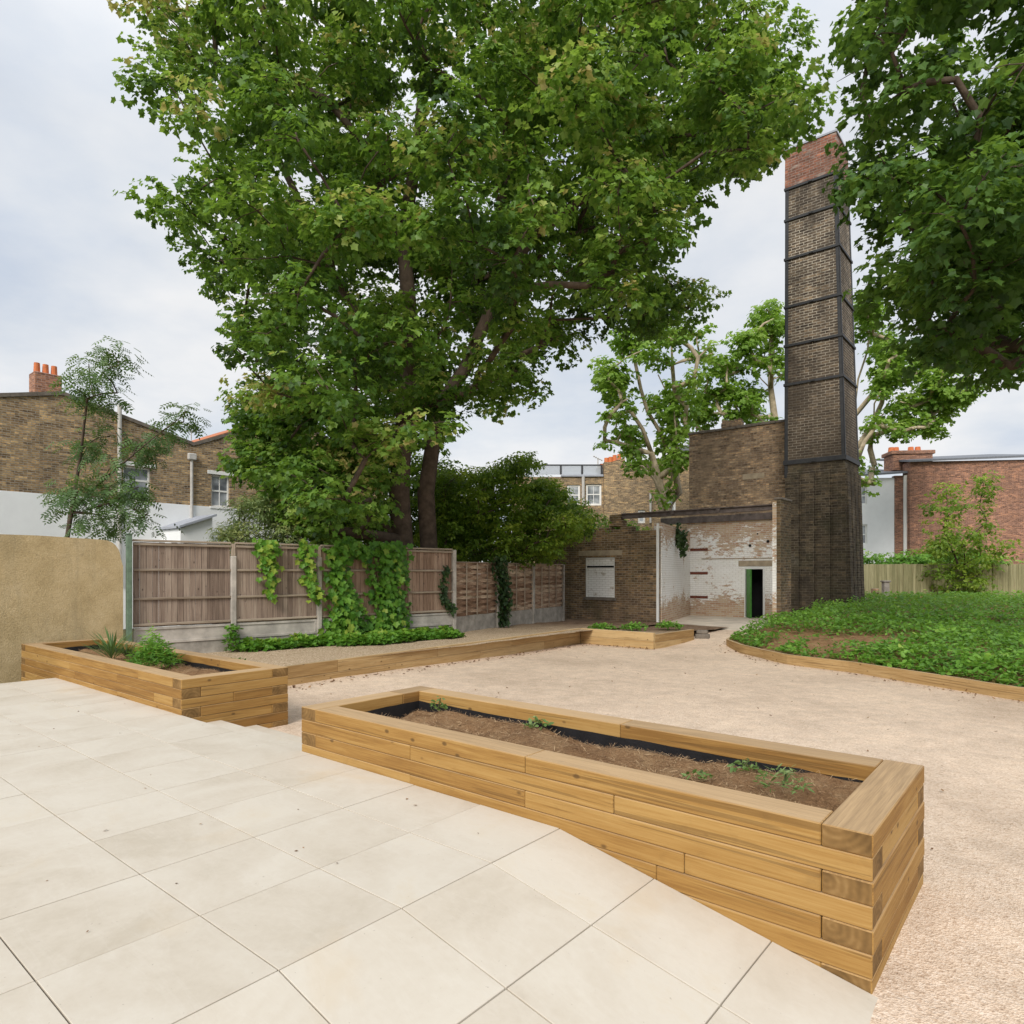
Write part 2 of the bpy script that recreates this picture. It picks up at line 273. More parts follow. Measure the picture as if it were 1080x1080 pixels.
# ------------------------------------------------------------------ mesh helpers
class MB:
    def __init__(s): s.v = []; s.f = []; s.m = []; s.g = []; s.r = []
    def add(s, vs, fs, mat=0, gc=None, r=0.5):
        b = len(s.v); s.v += [tuple(p) for p in vs]; s.g += [tuple(p) for p in (gc if gc is not None else vs)]; s.r += [r]*len(vs)
        for i, f in enumerate(fs): s.f.append([b+k for k in f]); s.m.append(mat[i] if isinstance(mat, list) else mat)
    def box(s, lo, hi, axis=0, ch=.004, mat=0, endmat=None, fn=None, tone=None):
        c = [(a+b)/2 for a, b in zip(lo, hi)]; h = [abs(b-a)/2 for a, b in zip(lo, hi)]; ch = min(ch, min(h)*.45)
        vs = []; idx = {}
        for sx in (-1, 1):
            for sy in (-1, 1):
                for sz in (-1, 1):
                    sg = (sx, sy, sz)
                    for a in range(3):
                        idx[(sg, a)] = len(vs); vs.append([c[k]+sg[k]*(h[k]-(0 if k == a else ch)) for k in range(3)])
        fs = []; ms = []
        for a in range(3):
            b, d = (a+1) % 3, (a+2) % 3
            for sa in (-1, 1):
                q = []
                for sb, sd in ((-1, -1), (1, -1), (1, 1), (-1, 1)):
                    sg = [0]*3; sg[a] = sa; sg[b] = sb; sg[d] = sd; q.append(idx[(tuple(sg), a)])
                fs.append(q if sa > 0 else q[::-1]); ms.append(endmat if (endmat is not None and a == axis) else mat)
            for sb in (-1, 1):                                     # bevels between axis a face and axis b face, running along d
                for sa in (-1, 1):
                    p = []
                    for sd in (-1, 1):
                        sg = [0]*3; sg[a] = sa; sg[b] = sb; sg[d] = sd; p.append(tuple(sg))
                    q = [idx[(p[0], a)], idx[(p[0], b)], idx[(p[1], b)], idx[(p[1], a)]]
                    fs.append(q if sa*sb > 0 else q[::-1]); ms.append(mat)
        for sx in (-1, 1):
            for sy in (-1, 1):
                for sz in (-1, 1):
                    sg = (sx, sy, sz); q = [idx[(sg, 0)], idx[(sg, 1)], idx[(sg, 2)]]
                    fs.append(q if sx*sy*sz > 0 else q[::-1]); ms.append(mat)
        o = [random.uniform(0, 50) for _ in range(3)]
        if endmat is not None: o[1] = random.uniform(-.09, .09); o[2] = random.uniform(.02, .1)
        perm = [axis, (axis+1) % 3, (axis+2) % 3]
        gc = [[p[perm[0]]-c[perm[0]]+o[0], p[perm[1]]-c[perm[1]]+o[1], p[perm[2]]-c[perm[2]]+o[2]] for p in vs]
        if fn: vs = [fn(p) for p in vs]
        s.add(vs, fs, ms, gc, random.random() if tone is None else tone)
    def prism(s, pts, y0, y1, mat=0):                              # polygon in x,z extruded in y; pts run anticlockwise seen from -y
        n = len(pts); vs = [(x, y0, z) for x, z in pts]+[(x, y1, z) for x, z in pts]
        s.add(vs, [list(range(n)), list(range(2*n-1, n-1, -1))]+[[(i+1) % n, i, i+n, (i+1) % n+n] for i in range(n)], mat)
    def tube(s, pts, rad, k=7, mat=0, cap=True):
        pts = [np.array(p, float) for p in pts]; n = len(pts); vs = []; ref = np.array([.31, .22, .93])
        for i, p in enumerate(pts):
            d = pts[min(i+1, n-1)]-pts[max(i-1, 0)]; d /= (np.linalg.norm(d)+1e-9)
            a = np.cross(d, ref); la = np.linalg.norm(a)
            if la < .05: a = np.cross(d, np.array([1, 0, 0])); la = np.linalg.norm(a)
            a /= la; b = np.cross(d, a); r = rad[i] if hasattr(rad, '__len__') else rad
            for j in range(k):
                t = 2*PI*j/k; vs.append(p+(a*math.cos(t)+b*math.sin(t))*r)
        fs = [[i*k+j, i*k+(j+1) % k, (i+1)*k+(j+1) % k, (i+1)*k+j] for i in range(n-1) for j in range(k)]
        if cap: fs += [list(range(k))[::-1], [(n-1)*k+j for j in range(k)]]
        s.add(vs, fs, mat, r=random.random())
    def build(s, name, mats, parent=None, smooth=False, recalc=True):
        me = bpy.data.meshes.new(name); me.from_pydata(s.v, [], s.f)
        if not isinstance(mats, (list, tuple)): mats = [mats]
        for m in mats: me.materials.append(m)
        me.polygons.foreach_set('material_index', s.m)
        a = me.attributes.new('gc', 'FLOAT_VECTOR', 'POINT'); a.data.foreach_set('vector', np.array(s.g, 'f').ravel())
        a = me.attributes.new('tone', 'FLOAT', 'POINT'); a.data.foreach_set('value', np.array(s.r, 'f'))
        if recalc:
            bm = bmesh.new(); bm.from_mesh(me); bmesh.ops.recalc_face_normals(bm, faces=bm.faces); bm.to_mesh(me); bm.free()
        if smooth: me.polygons.foreach_set('use_smooth', [True]*len(me.polygons))
        me.update(); o = bpy.data.objects.new(name, me); C.objects.link(o)
        if parent is not None: o.parent = parent
        return o
def thing(name, label, cat, loc=(0, 0, 0), rz=0, group=None):
    o = bpy.data.objects.new(name, None); C.objects.link(o); o.location = loc; o.rotation_euler = (0, 0, rz); o.empty_display_size = .2
    o['label'] = label; o['category'] = cat
    if group: o['group'] = group
    return o
def tag(o, label, cat, group=None):
    o['label'] = label; o['category'] = cat
    if group: o['group'] = group
    return o
def site(o, loc=(0, 0, 0)): o.location = loc; o.rotation_euler = (0, 0, TH); return o
def struct(o, label=None):
    o['kind'] = 'structure'; return o
# leaf templates: list of polygons with equal vertex counts
def half(pts, fold=.18):
    R = [(x, y, fold*abs(x)) for x, y in pts]; L = [(-x, y, fold*abs(x)) for x, y in pts][::-1]
    return [R, L]
T_MAPLE = half([(0, 0), (.34, -.02), (.33, .2), (.54, .5), (.27, .6), (0, .98)], .24)
T_OVATE = half([(0, 0), (.27, .3), (.2, .7), (0, 1.0)])
T_NARROW = half([(0, 0), (.11, .3), (.09, .7), (0, 1.0)], .3)
T_BLADE = half([(0, 0), (.022, .3), (.018, .7), (0, 1.0)], .3)
T_DIAMOND = [[(0, 0, 0), (.3, .45, .05), (0, 1, -.05), (-.3, .45, .05)]]
T_STRAW = [[(-.03, 0, 0), (.03, 0, 0), (.03, 1, .05), (-.03, 1, .05)]]
T_PINN = []
for _i in range(4):
    _y = .14+_i*.22
    for _s in (-1, 1): T_PINN.append([(0, _y, 0), (_s*.15, _y-.02, .02), (_s*.36, _y+.13, -.06), (_s*.13, _y+.13, .02)])
T_PINN.append([(0, .9, 0), (.07, 1.02, 0), (0, 1.2, -.03), (-.07, 1.02, 0)])
def leaves(name, pos, nrm, tip, size, tone, template, mat, parent=None):
    pos = np.asarray(pos, float); n = len(pos)
    nrm = nrm/(np.linalg.norm(nrm, axis=1, keepdims=True)+1e-9)
    tip = tip-nrm*np.sum(tip*nrm, 1, keepdims=True); tip /= (np.linalg.norm(tip, axis=1, keepdims=True)+1e-9)
    side = np.cross(tip, nrm)
    T = np.array([p for poly in template for p in poly], float); k = len(T); np_, pv = len(template), len(template[0])
    V = pos[:, None, :]+np.asarray(size)[:, None, None]*(T[None, :, 0, None]*side[:, None, :]+T[None, :, 1, None]*tip[:, None, :]+T[None, :, 2, None]*nrm[:, None, :])
    V = V.reshape(-1, 3).astype('f'); nv = n*k
    me = bpy.data.meshes.new(name); me.vertices.add(nv); me.vertices.foreach_set('co', V.ravel())
    me.loops.add(nv); me.loops.foreach_set('vertex_index', np.arange(nv, dtype='i'))
    me.polygons.add(n*np_); me.polygons.foreach_set('loop_start', np.arange(0, nv, pv, dtype='i'))
    a = me.attributes.new('tone', 'FLOAT', 'POINT'); a.data.foreach_set('value', np.repeat(np.clip(tone, 0, 1), k).astype('f'))
    me.materials.append(mat); me.update(calc_edges=True); me.validate()
    o = bpy.data.objects.new(name, me); C.objects.link(o)
    if parent is not None: o.parent = parent
    return o
def unit(n):
    d = rng.normal(size=(n, 3)); return d/np.linalg.norm(d, axis=1, keepdims=True)
def cluster_leaves(cent, rad, per, size, flat=.62, droop=.5, spread=.22, shade=.45, up=.7, spray=8, reach=1.25):
    """leaf positions, normals, tips, sizes, shades: clumps made of small sprays of leaves round a twig end"""
    P, Nn, Tt, S, R = [], [], [], [], []
    for c, r in zip(cent, rad):
        ns = max(2, int(per*(r**2)*rng.uniform(.75, 1.25)/spray)); d = unit(ns); q = rng.random(ns)**.42*np.where(rng.random(ns) < .18, reach, 1.0)
        sq = np.array([rng.uniform(.8, 1.25), rng.uniform(.8, 1.25), flat*rng.uniform(.75, 1.3)])
        sp_ = c+d*sq*r*q[:, None]; tilt = d*np.array([.7, .7, .35])+rng.normal(size=(ns, 3))*.3
        cr = shade+rng.normal()*spread*.55; sr = cr+rng.normal(size=ns)*spread*.55+d[:, 2]*q*.2  # random clump tone, plus top light painted in: upper outer sprays coloured lighter
        a = rng.uniform(0, 2*PI, (ns, spray)); k = ns*spray; ss = size*rng.uniform(.55, 1.2, (ns, spray))
        dirv = np.stack([np.cos(a), np.sin(a), np.full_like(a, 0.0)], 2)+tilt[:, None, :]*.55; dirv[:, :, 2] -= droop*rng.uniform(.5, 1.3, (ns, spray))
        pp = sp_[:, None, :]+dirv*(size*rng.uniform(.15, .8, (ns, spray)))[:, :, None]+rng.normal(size=(ns, spray, 3))*size*.25
        nn = np.array([0, 0, up+.25])+tilt[:, None, :]*.6+dirv*.35+rng.normal(size=(ns, spray, 3))*.3
        P.append(pp.reshape(-1, 3)); Nn.append(nn.reshape(-1, 3)); Tt.append((dirv+rng.normal(size=dirv.shape)*.2).reshape(-1, 3)); S.append(ss.ravel())
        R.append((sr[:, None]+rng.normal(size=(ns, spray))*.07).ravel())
    return np.concatenate(P), np.concatenate(Nn), np.concatenate(Tt), np.concatenate(S), np.concatenate(R)
def grow(mb, trunks, targets, r_tip=.018, r_pow=.47, seg=.7, rise=.12, k=6, rmax=None, floor=()):
    """skeleton: trunk polylines, then each clump is joined to the nearest limb; radii follow the pipe rule"""
    pos, par = [], []
    for line, p0 in trunks:
        pr = p0
        for p in line: pos.append(np.array(p, float)); par.append(pr); pr = len(pos)-1
    base = np.array(pos[0])
    order = sorted(range(len(targets)), key=lambda i: np.linalg.norm(targets[i]-base))
    tips = []
    for i in order:
        t = targets[i]; A = np.array(pos); d = np.linalg.norm(A-t, axis=1)+np.maximum(0, A[:, 2]-t[2]+.2)*1.2
        d += .15*np.linalg.norm(A-base, axis=1)*0
        j = int(np.argmin(d)); a = pos[j]; L = np.linalg.norm(t-a); n = max(2, int(L/seg)); pr = j
        off = rng.normal(size=3)*L*.06
        for q in range(1, n+1):
            f = q/n; p = a*(1-f)+t*f; p = p+off*math.sin(PI*f)+np.array([0, 0, rise*L*math.sin(PI*f)*.6])
            pos.append(p); par.append(pr); pr = len(pos)-1
        tips.append(pr)
    cnt = np.zeros(len(pos)); ch = [[] for _ in pos]
    for t in tips: cnt[t] += 1
    for i in range(len(pos)-1, -1, -1):
        if par[i] >= 0: cnt[par[i]] += max(cnt[i], .3); ch[par[i]].append(i)
    rad = r_tip*np.maximum(cnt, .5)**r_pow
    if rmax: rad = np.minimum(rad, rmax)
    i0 = 0
    for q, (line, p0) in enumerate(trunks):
        if q < len(floor):
            for j in range(len(line)): rad[i0+j] = max(rad[i0+j], floor[q]*(1-.62*j/len(line)))
        i0 += len(line)
    stack = [0]; started = set()
    roots = [i for i in range(len(pos)) if par[i] < 0]
    stack = [(r, None) for r in roots]
    while stack:
        i, p = stack.pop(); path = ([p] if p is not None else [])+[i]
        while ch[i]:
            cs = sorted(ch[i], key=lambda c: -cnt[c]); stack += [(c, i) for c in cs[1:]]; i = cs[0]; path.append(i)
        rr = [rad[q] for q in path]
        if p is not None: rr[0] = min(rr[0], rr[1]*1.25)
        if len(path) > 1: mb.tube([pos[q] for q in path], rr, k=(9 if rr[-2 if len(rr) < 3 else 1] > .12 else k))
def sample_crown(n, poly, center, radii, zmin=None, cond=None, mind=.5, shell=.0, inset=0.0):
    out = []; tries = 0; pts = np.zeros((0, 3))
    while len(out) < n and tries < 400:
        tries += 1; d = unit(300)*(rng.random((300, 1))**(1/3)*(1-shell)+shell); P = np.array(center)+d*np.array(radii)
        ok = inpoly(project(P), poly) if poly is not None else np.ones(300, bool)
        if poly is not None and inset:
            q = project(P); rr = inset*F/P[:, 1]
            for k in range(8): ok &= inpoly(q+np.stack([np.cos(k*PI/4)*rr, .8*np.sin(k*PI/4)*rr], 1), poly)
        if zmin is not None: ok &= P[:, 2] > zmin
        if cond is not None: ok &= cond(P)
        for p in P[ok]:
            if len(out) and np.min(np.linalg.norm(np.array(out)-p, axis=1)) < mind: continue
            out.append(p)
            if len(out) >= n: break
    return np.array(out)

# ------------------------------------------------------------------ camera, world, sun
cam = bpy.data.cameras.new('camera'); co = bpy.data.objects.new('camera', cam); C.objects.link(co)
co.location = (0, 0, CAMZ); co.rotation_euler = (PI/2, 0, 0); cam.sensor_width = 36; cam.lens = 36*F/1080; cam.shift_y = (HY-540)/1080; cam.clip_end = 3000; cam.clip_start = .05
bpy.context.scene.camera = co
sc = bpy.context.scene; sc.view_settings.view_transform = 'Standard'; sc.view_settings.look = 'None'; sc.view_settings.exposure = 0
SUN_EL, SUN_AZ = 37, 252            # azimuth of the sun, degrees anticlockwise from +X: behind the camera
sd = Vector((math.cos(math.radians(SUN_AZ))*math.cos(math.radians(SUN_EL)), math.sin(math.radians(SUN_AZ))*math.cos(math.radians(SUN_EL)), math.sin(math.radians(SUN_EL))))
wd = bpy.data.worlds.new('World'); sc.world = wd; wd.use_nodes = True; nt = wd.node_tree; nt.nodes.clear()
def wn(t, **kw):
    n = nt.nodes.new('ShaderNode'+t)
    for k, v in kw.items(): setattr(n, k, v)
    return n
sky = wn('TexSky', sky_type='NISHITA'); sky.sun_disc = False; sky.sun_elevation = math.radians(SUN_EL); sky.sun_rotation = math.atan2(sd.x, sd.y)
b1 = wn('Background'); b1.inputs[1].default_value = .12; nt.links.new(sky.outputs[0], b1.inputs[0])
tc = wn('TexCoord'); sp = wn('SeparateXYZ'); nt.links.new(tc.outputs['Generated'], sp.inputs[0])
def wm(op, a, b):
    n = wn('Math', operation=op)
    for i, v in ((0, a), (1, b)):
        if isinstance(v, (int, float)): n.inputs[i].default_value = v
        else: nt.links.new(v, n.inputs[i])
    return n.outputs[0]
zc = wm('MAXIMUM', sp.outputs[2], 0.0); den = wm('ADD', zc, .22)
cv = wn('CombineXYZ'); nt.links.new(wm('DIVIDE', sp.outputs[0], den), cv.inputs[0]); nt.links.new(wm('DIVIDE', sp.outputs[1], den), cv.inputs[1])
def wnoise(scale, detail, loc):
    mp = wn('Mapping'); mp.inputs['Location'].default_value = loc; nt.links.new(cv.outputs[0], mp.inputs[0])
    n = wn('TexNoise'); n.inputs['Scale'].default_value = scale; n.inputs['Detail'].default_value = detail; n.inputs['Roughness'].default_value = .55; nt.links.new(mp.outputs[0], n.inputs['Vector']); return n.outputs[0]
def wramp(f, stops):
    r = wn('ValToRGB'); nt.links.new(f, r.inputs[0]); cr = r.color_ramp
    while len(cr.elements) < len(stops): cr.elements.new(.5)
    for e, (p, c) in zip(cr.elements, stops): e.position = p; e.color = (*c, 1)
    return r.outputs[0]
cl = wramp(wnoise(1.3, 7, (3.1, 1.7, 0)), [(.33, (.64, .72, .85)), (.47, (.80, .845, .91)), (.62, (.97, .975, .985))])
grad = wramp(zc, [(0, (.50, .50, .50)), (.5, (.50, .50, .50)), (.8, (.70, .70, .70)), (1, (.75, .75, .75))])
mm = wn('Mix', data_type='RGBA', blend_type='MULTIPLY'); mm.inputs[0].default_value = 1; nt.links.new(cl, mm.inputs[6]); nt.links.new(grad, mm.inputs[7])
b2 = wn('Background'); b2.inputs[1].default_value = 1.85; nt.links.new(mm.outputs[2], b2.inputs[0])
mk = wramp(wnoise(.9, 5, (8, 4, 0)), [(.3, (.8, .8, .8)), (.55, (1, 1, 1))])
ms = wn('MixShader'); nt.links.new(mk, ms.inputs[0]); nt.links.new(b1.outputs[0], ms.inputs[1]); nt.links.new(b2.outputs[0], ms.inputs[2])
wo = wn('OutputWorld'); nt.links.new(ms.outputs[0], wo.inputs[0])
sl = bpy.data.lights.new('sun', 'SUN'); sl.energy = 3.0; sl.angle = math.radians(24); sl.color = (1, .95, .87)
so = bpy.data.objects.new('sun', sl); C.objects.link(so); so.rotation_euler = sd.to_track_quat('Z', 'Y').to_euler(); so.location = (0, 0, 30)

# ------------------------------------------------------------------ ground
def sm(x): x = np.clip(x, 0, 1); return x*x*(3-2*x)
def gz(s, v): return -.30-.09*sm((v-6)/7)+.17*sm((v-15)/3.5)
def grid(name, s0, s1, v0, v1, step, zf, mat, rough=.0):
    S = np.arange(s0, s1+1e-6, (s1-s0)/max(1, round((s1-s0)/step))); Vv = np.arange(v0, v1+1e-6, (v1-v0)/max(1, round((v1-v0)/step)))
    m = MB(); vs = [(s, v, float(zf(s, v))+rough*mnoise.noise(Vector((s*1.7, v*1.7, .3)))) for v in Vv for s in S]; n = len(S)
    m.add(vs, [[j*n+i, j*n+i+1, (j+1)*n+i+1, (j+1)*n+i] for j in range(len(Vv)-1) for i in range(n-1)])
    return site(m.build(name, mat, smooth=True, recalc=False))
m = MB(); m.add([(-400, -200, -.62), (400, -200, -.62), (400, 900, -.62), (-400, 900, -.62)], [[0, 1, 2, 3]]); struct(m.build('ground', M['earth'], recalc=False))
struct(grid('gravel_yard', -9.6, 16, -8, 22, .25, gz, M['gravel'], .012))
# border behind the edging, two sheets in one mesh
def bz(s, v): return -.03-.05*sm((-s-9.3)/2.5)-.09*sm((v-15)/4)
struct(grid('planted_border', -15.5, -9.28, 4.2, 19.2, .3, bz, M['bed'], .03))
struct(grid('planted_border_end', -9.6, -7.62, 14.62, 19.2, .25, lambda s, v: bz(s, v)-.045, M['bed'], .03))
# paving: sandstone flags, the last bays fall as a ramp
RU = 2.19; RS = .189
def ramp_fn(p): return (p[0], p[1], p[2]-(max(0, p[0]+RU))*RS)
m = MB()
us = [-2.19+.603*0]
S_edges = [-RU-.603*k for k in range(14, 0, -1)]+[-RU, -1.605, -1.02, -.435]
V_edges = [3.06-.58*k for k in range(11)]
for a, b in zip(S_edges[:-1], S_edges[1:]):
    for d, c in zip(V_edges[:-1], V_edges[1:]):
        dz = random.uniform(-.0012, .0012)
        m.box((a+.003, c+.003, -.05+dz), (b-.003, d-.003, dz), 0, .0015, fn=ramp_fn)
struct(site(m.build('paving', M['paving'])))
m = MB()
pb = [(S_edges[0], -.014-0), (-RU, -.014), (-.44, -.014-RS*(RU-.44)), (-.44, -.9), (S_edges[0], -.9)]
m.prism(pb[::-1], V_edges[-1]+.004, 3.05)
struct(site(m.build('paving_bed', simple('joint_mortar', (.085, .072, .06), .95, .3, 9))))
# steps between the two planters
m = MB()
for k, zt in enumerate((-.115, -.235)):
    x = -6.85
    while x < -4.76:
        x1 = min(x+.7, -4.745); m.box((x+.002, 3.064+.4*k, zt-.17), (x1-.002, 3.064+.4*(k+1)-.004, zt), 0, .004); x = x1
struct(site(m.build('garden_steps', M['paving'])))

# ------------------------------------------------------------------ sleeper planters
def planter(label, s0, s1, v0, v1, top, courses, soil_z, off, seed, flip=False):
    random.seed(seed); L, Wd = s1-s0, v1-v0
    root = thing('timber_planter', label, 'planter', (*W(s0, v0), 0), TH, 'raised beds of timber sleepers')
    F_, B_, L_, R_ = MB(), MB(), MB(), MB(); g = .0025
    def run(mb, lo, hi, y0, y1, z0, z1, axis):
        Lx = hi-lo; cuts = [lo]
        x = lo+random.choice((.55, .9, 1.3, 1.7, 2.1))
        while x < hi-.35: cuts.append(x); x += random.choice((1.6, 2.0, 2.4))
        cuts.append(hi)
        for a, b in zip(cuts[:-1], cuts[1:]):
            j = random.uniform(-.003, .003)
            if axis == 0: mb.box((a+.001, y0+j, z0+g), (b-.001, y1+j, z1), 0, .005, 0, 1)
            else: mb.box((y0+j, a+.001, z0+g), (y1+j, b-.001, z1), 1, .005, 0, 1)
    for i in range(courses):
        z1 = top-.1*i; z0 = z1-.1; lt = (i+off) % 2 == 1
        lb = lt != flip
        a, b = (0, L) if lt else (.2, L-.2); run(F_, a, b, 0, .2, z0, z1, 0)
        a, b = (0, L) if lb else (.2, L-.2); run(B_, a, b, Wd-.2, Wd, z0, z1, 0)
        c, d = (.2 if lt else 0), (Wd-.2 if lb else Wd)
        run(L_, c, d, 0, .2, z0, z1, 1); run(R_, c, d, L-.2, L, z0, z1, 1)
    for mb in (F_, B_): mb.build('long_side', [M['sleeper'], M['sleeper_end']], root)
    for mb in (L_, R_): mb.build('short_side', [M['sleeper'], M['sleeper_end']], root)
    ln = MB(); t = top-.068                                        # black membrane inside, a loose sheet with a wavy top edge
    def strip(p, q):
        n = 28; vs = []
        for i in range(n+1):
            f = i/n; x = p[0]*(1-f)+q[0]*f; y = p[1]*(1-f)+q[1]*f; w = .012*mnoise.noise(Vector((x*6, y*6, 1)))
            vs += [(x, y, t-.28), (x+w*.5, y+w*.5, t-.02+w)]
        ln.add(vs, [[2*i, 2*i+2, 2*i+3, 2*i+1] for i in range(n)])
    e = .212
    strip((e, e), (L-e, e)); strip((e, Wd-e), (L-e, Wd-e)); strip((e, e), (e, Wd-e)); strip((L-e, e), (L-e, Wd-e))
    ln.build('liner', M['liner'], root, recalc=False)
    so_ = MB(); nx, ny = int(L/.06), int(Wd/.06); vs = []
    def hz(x, y):
        ex = min(y-.2, Wd-.2-y, x-.2, L-.2-x)
        return soil_z+.1*mnoise.noise(Vector((x*1.6+seed, y*2.2, 0)))+.035*mnoise.noise(Vector((x*6, y*6, seed)))-.06*math.exp(-max(ex, 0)/.07)
    for j in range(ny+1):
        for i in range(nx+1):
            x = .205+(L-.41)*i/nx; y = .205+(Wd-.41)*j/ny; vs.append((x, y, hz(x, y)))
    so_.add(vs, [[j*(nx+1)+i, j*(nx+1)+i+1, (j+1)*(nx+1)+i+1, (j+1)*(nx+1)+i] for j in range(ny) for i in range(nx)])
    so_.build('soil', M['soil'], root, smooth=True, recalc=False)
    n = int(9000*(L-.4)*(Wd-.4)/3.3); x = rng.uniform(.24, L-.24, n); y = rng.uniform(.24, Wd-.24, n)
    z = np.array([hz(a, b) for a, b in zip(x, y)])+.006
    nr = np.array([0, 0, 1])+rng.normal(size=(n, 3))*.35; tp = rng.normal(size=(n, 3))*np.array([1, 1, .2])
    o = leaves('mulch', np.stack([x, y, z], 1), nr, tp, rng.uniform(.01, .045, n), rng.normal(.5, .25, n), T_STRAW, M['straw'], root); o['kind'] = 'stuff'
    return root, hz
PT = .357
p2, hz2 = planter('long sleeper planter in the foreground with bare dry soil and a few weeds', -4.743, -.613, 3.06, 4.35, PT, 7, PT-.112, 0, 5)
p1, hz1 = planter('shorter sleeper planter beside the steps with a bushy green plant in it', -12.2, -6.85, 3.05, 4.25, PT, 7, PT-.13, 0, 9, True)
random.seed(3)

# ------------------------------------------------------------------ timber edging of the border
root = thing('timber_edging', 'low two-board sleeper edging holding the border along the fence', 'edging', (*W(-9.2, 4.25), -.5))
def edge_run(P, Q, ztop, cap0=True):
    P = np.array(P); Q = np.array(Q); d = Q-P; L = np.linalg.norm(d); rz = math.atan2(d[1], d[0])
    for k in range(3):
        mb = MB(); x = 0 if k % 2 == 0 else -1.1
        while x < L-.01:
            a, b = max(x, 0), min(x+2.4, L); x += 2.4
            if b-a < .02: continue
            mb.box((a+.0015, 0, ztop-.2*(k+1)+.003), (b-.0015, .1, ztop-.2*k), 0, .006, 0, 0)
        o = mb.build('sleeper_course', M['edging'], root); w = W(*P); o.location = (w[0]-root.location.x, w[1]-root.location.y, .5); o.rotation_euler = (0, 0, TH+rz)
edge_run((-9.12, 4.26), (-9.66, 14.42), 0.0)
edge_run((-9.66, 14.42), (-7.58, 14.42), -.002)
edge_run((-7.58, 14.52), (-7.50, 16.5), -.045)
m = MB(); m.box((-.18, -.11, -.2), (.18, .11, .0), 0, .02); m.box((-.15, -.1, .002), (.14, .1, .1), 0, .02)
o = m.build('concrete_block', M['stone']); o.location = (*W(-7.42, 16.85), gz(0, 16.6)+.13); o.rotation_euler = (0, 0, TH+.3); tag(o, 'rough grey concrete lump at the end of the sleeper edging', 'block')

# ------------------------------------------------------------------ close-board fence, woven fence
FP, FD = np.array([-6.78, 11.86]), np.array([.746, .666])
FRZ = math.atan2(FD[1], FD[0]); PW = 1.783
fence = thing('board_fence', 'tall brown close-board fence with concrete posts and gravel boards', 'fence', (*FP, 0), FRZ)
for i in range(4):
    x0 = i*PW; mb = MB(); x = x0+.05; red = i >= 2
    while x < x0+PW-.06:
        w = min(.105, x0+PW-.05-x); tl = random.uniform(-.003, .003); a = random.uniform(0, .012)
        mb.box((x, -.006-a*.4+tl, .455), (x+w-.004, .012+tl, 1.985+random.uniform(-.006, .004)), 2, .003); x += w
    p = mb.build('board_panel', M['board_red'] if red else M['board'], fence)
    mb = MB()
    for z in (.50, .965, 1.485, 1.945): mb.box((x0+.045, -.052, z-.022), (x0+PW-.045, -.016, z+.022), 0, .006)
    mb.build('rail', M['rail'], p)
    mb = MB(); mb.box((x0+.04, -.04, 1.993), (x0+PW-.04, .03, 2.03), 0, .006); mb.build('capping', M['rail'], p)
    for k, (a, b) in enumerate(((.145, .447), (-.20, .141))):
        mb = MB(); th = .0
        mb.box((x0+.05, -.012, a), (x0+PW-.05, .025, b), 0, .004)
        for (xa, xb, za, zb) in ((x0+.05, x0+PW-.05, b-.045, b), (x0+.05, x0+PW-.05, a, a+.05), (x0+.05, x0+.1, a+.05, b-.045), (x0+PW-.1, x0+PW-.05, a+.05, b-.045)):
            if k == 0: mb.box((xa, -.032, za), (xb, -.0125, zb), 0, .004)
        mb.build('gravel_board', M['concrete'] if k == 0 else M['concrete_dark'], fence)
for i in range(5):
    mb = MB(); x = i*PW; zt = 1.76 if i in (1, 2, 3) else 2.0
    if i: mb.box((x-.05, -.075, -.3), (x+.05, .05, zt), 2, .012); p = mb.build('post', M['concrete'], fence)
    if i in (1, 2, 3): mb = MB(); mb.box((x-.035, -.05, zt+.002), (x+.035, .03, 2.0), 2, .004); mb.build('post_top', M['rail'], p)
WP, WE = np.array([-1.46, 16.61]), np.array([1.66, 22.0]); WL = np.linalg.norm(WE-WP); WDir = (WE-WP)/WL; WRZ = math.atan2(WDir[1], WDir[0])
wf = thing('woven_fence', 'shorter woven-slat fence panels with grey gravel boards under the dark bush', 'fence', (*WP, 0), WRZ)
pw = WL/3
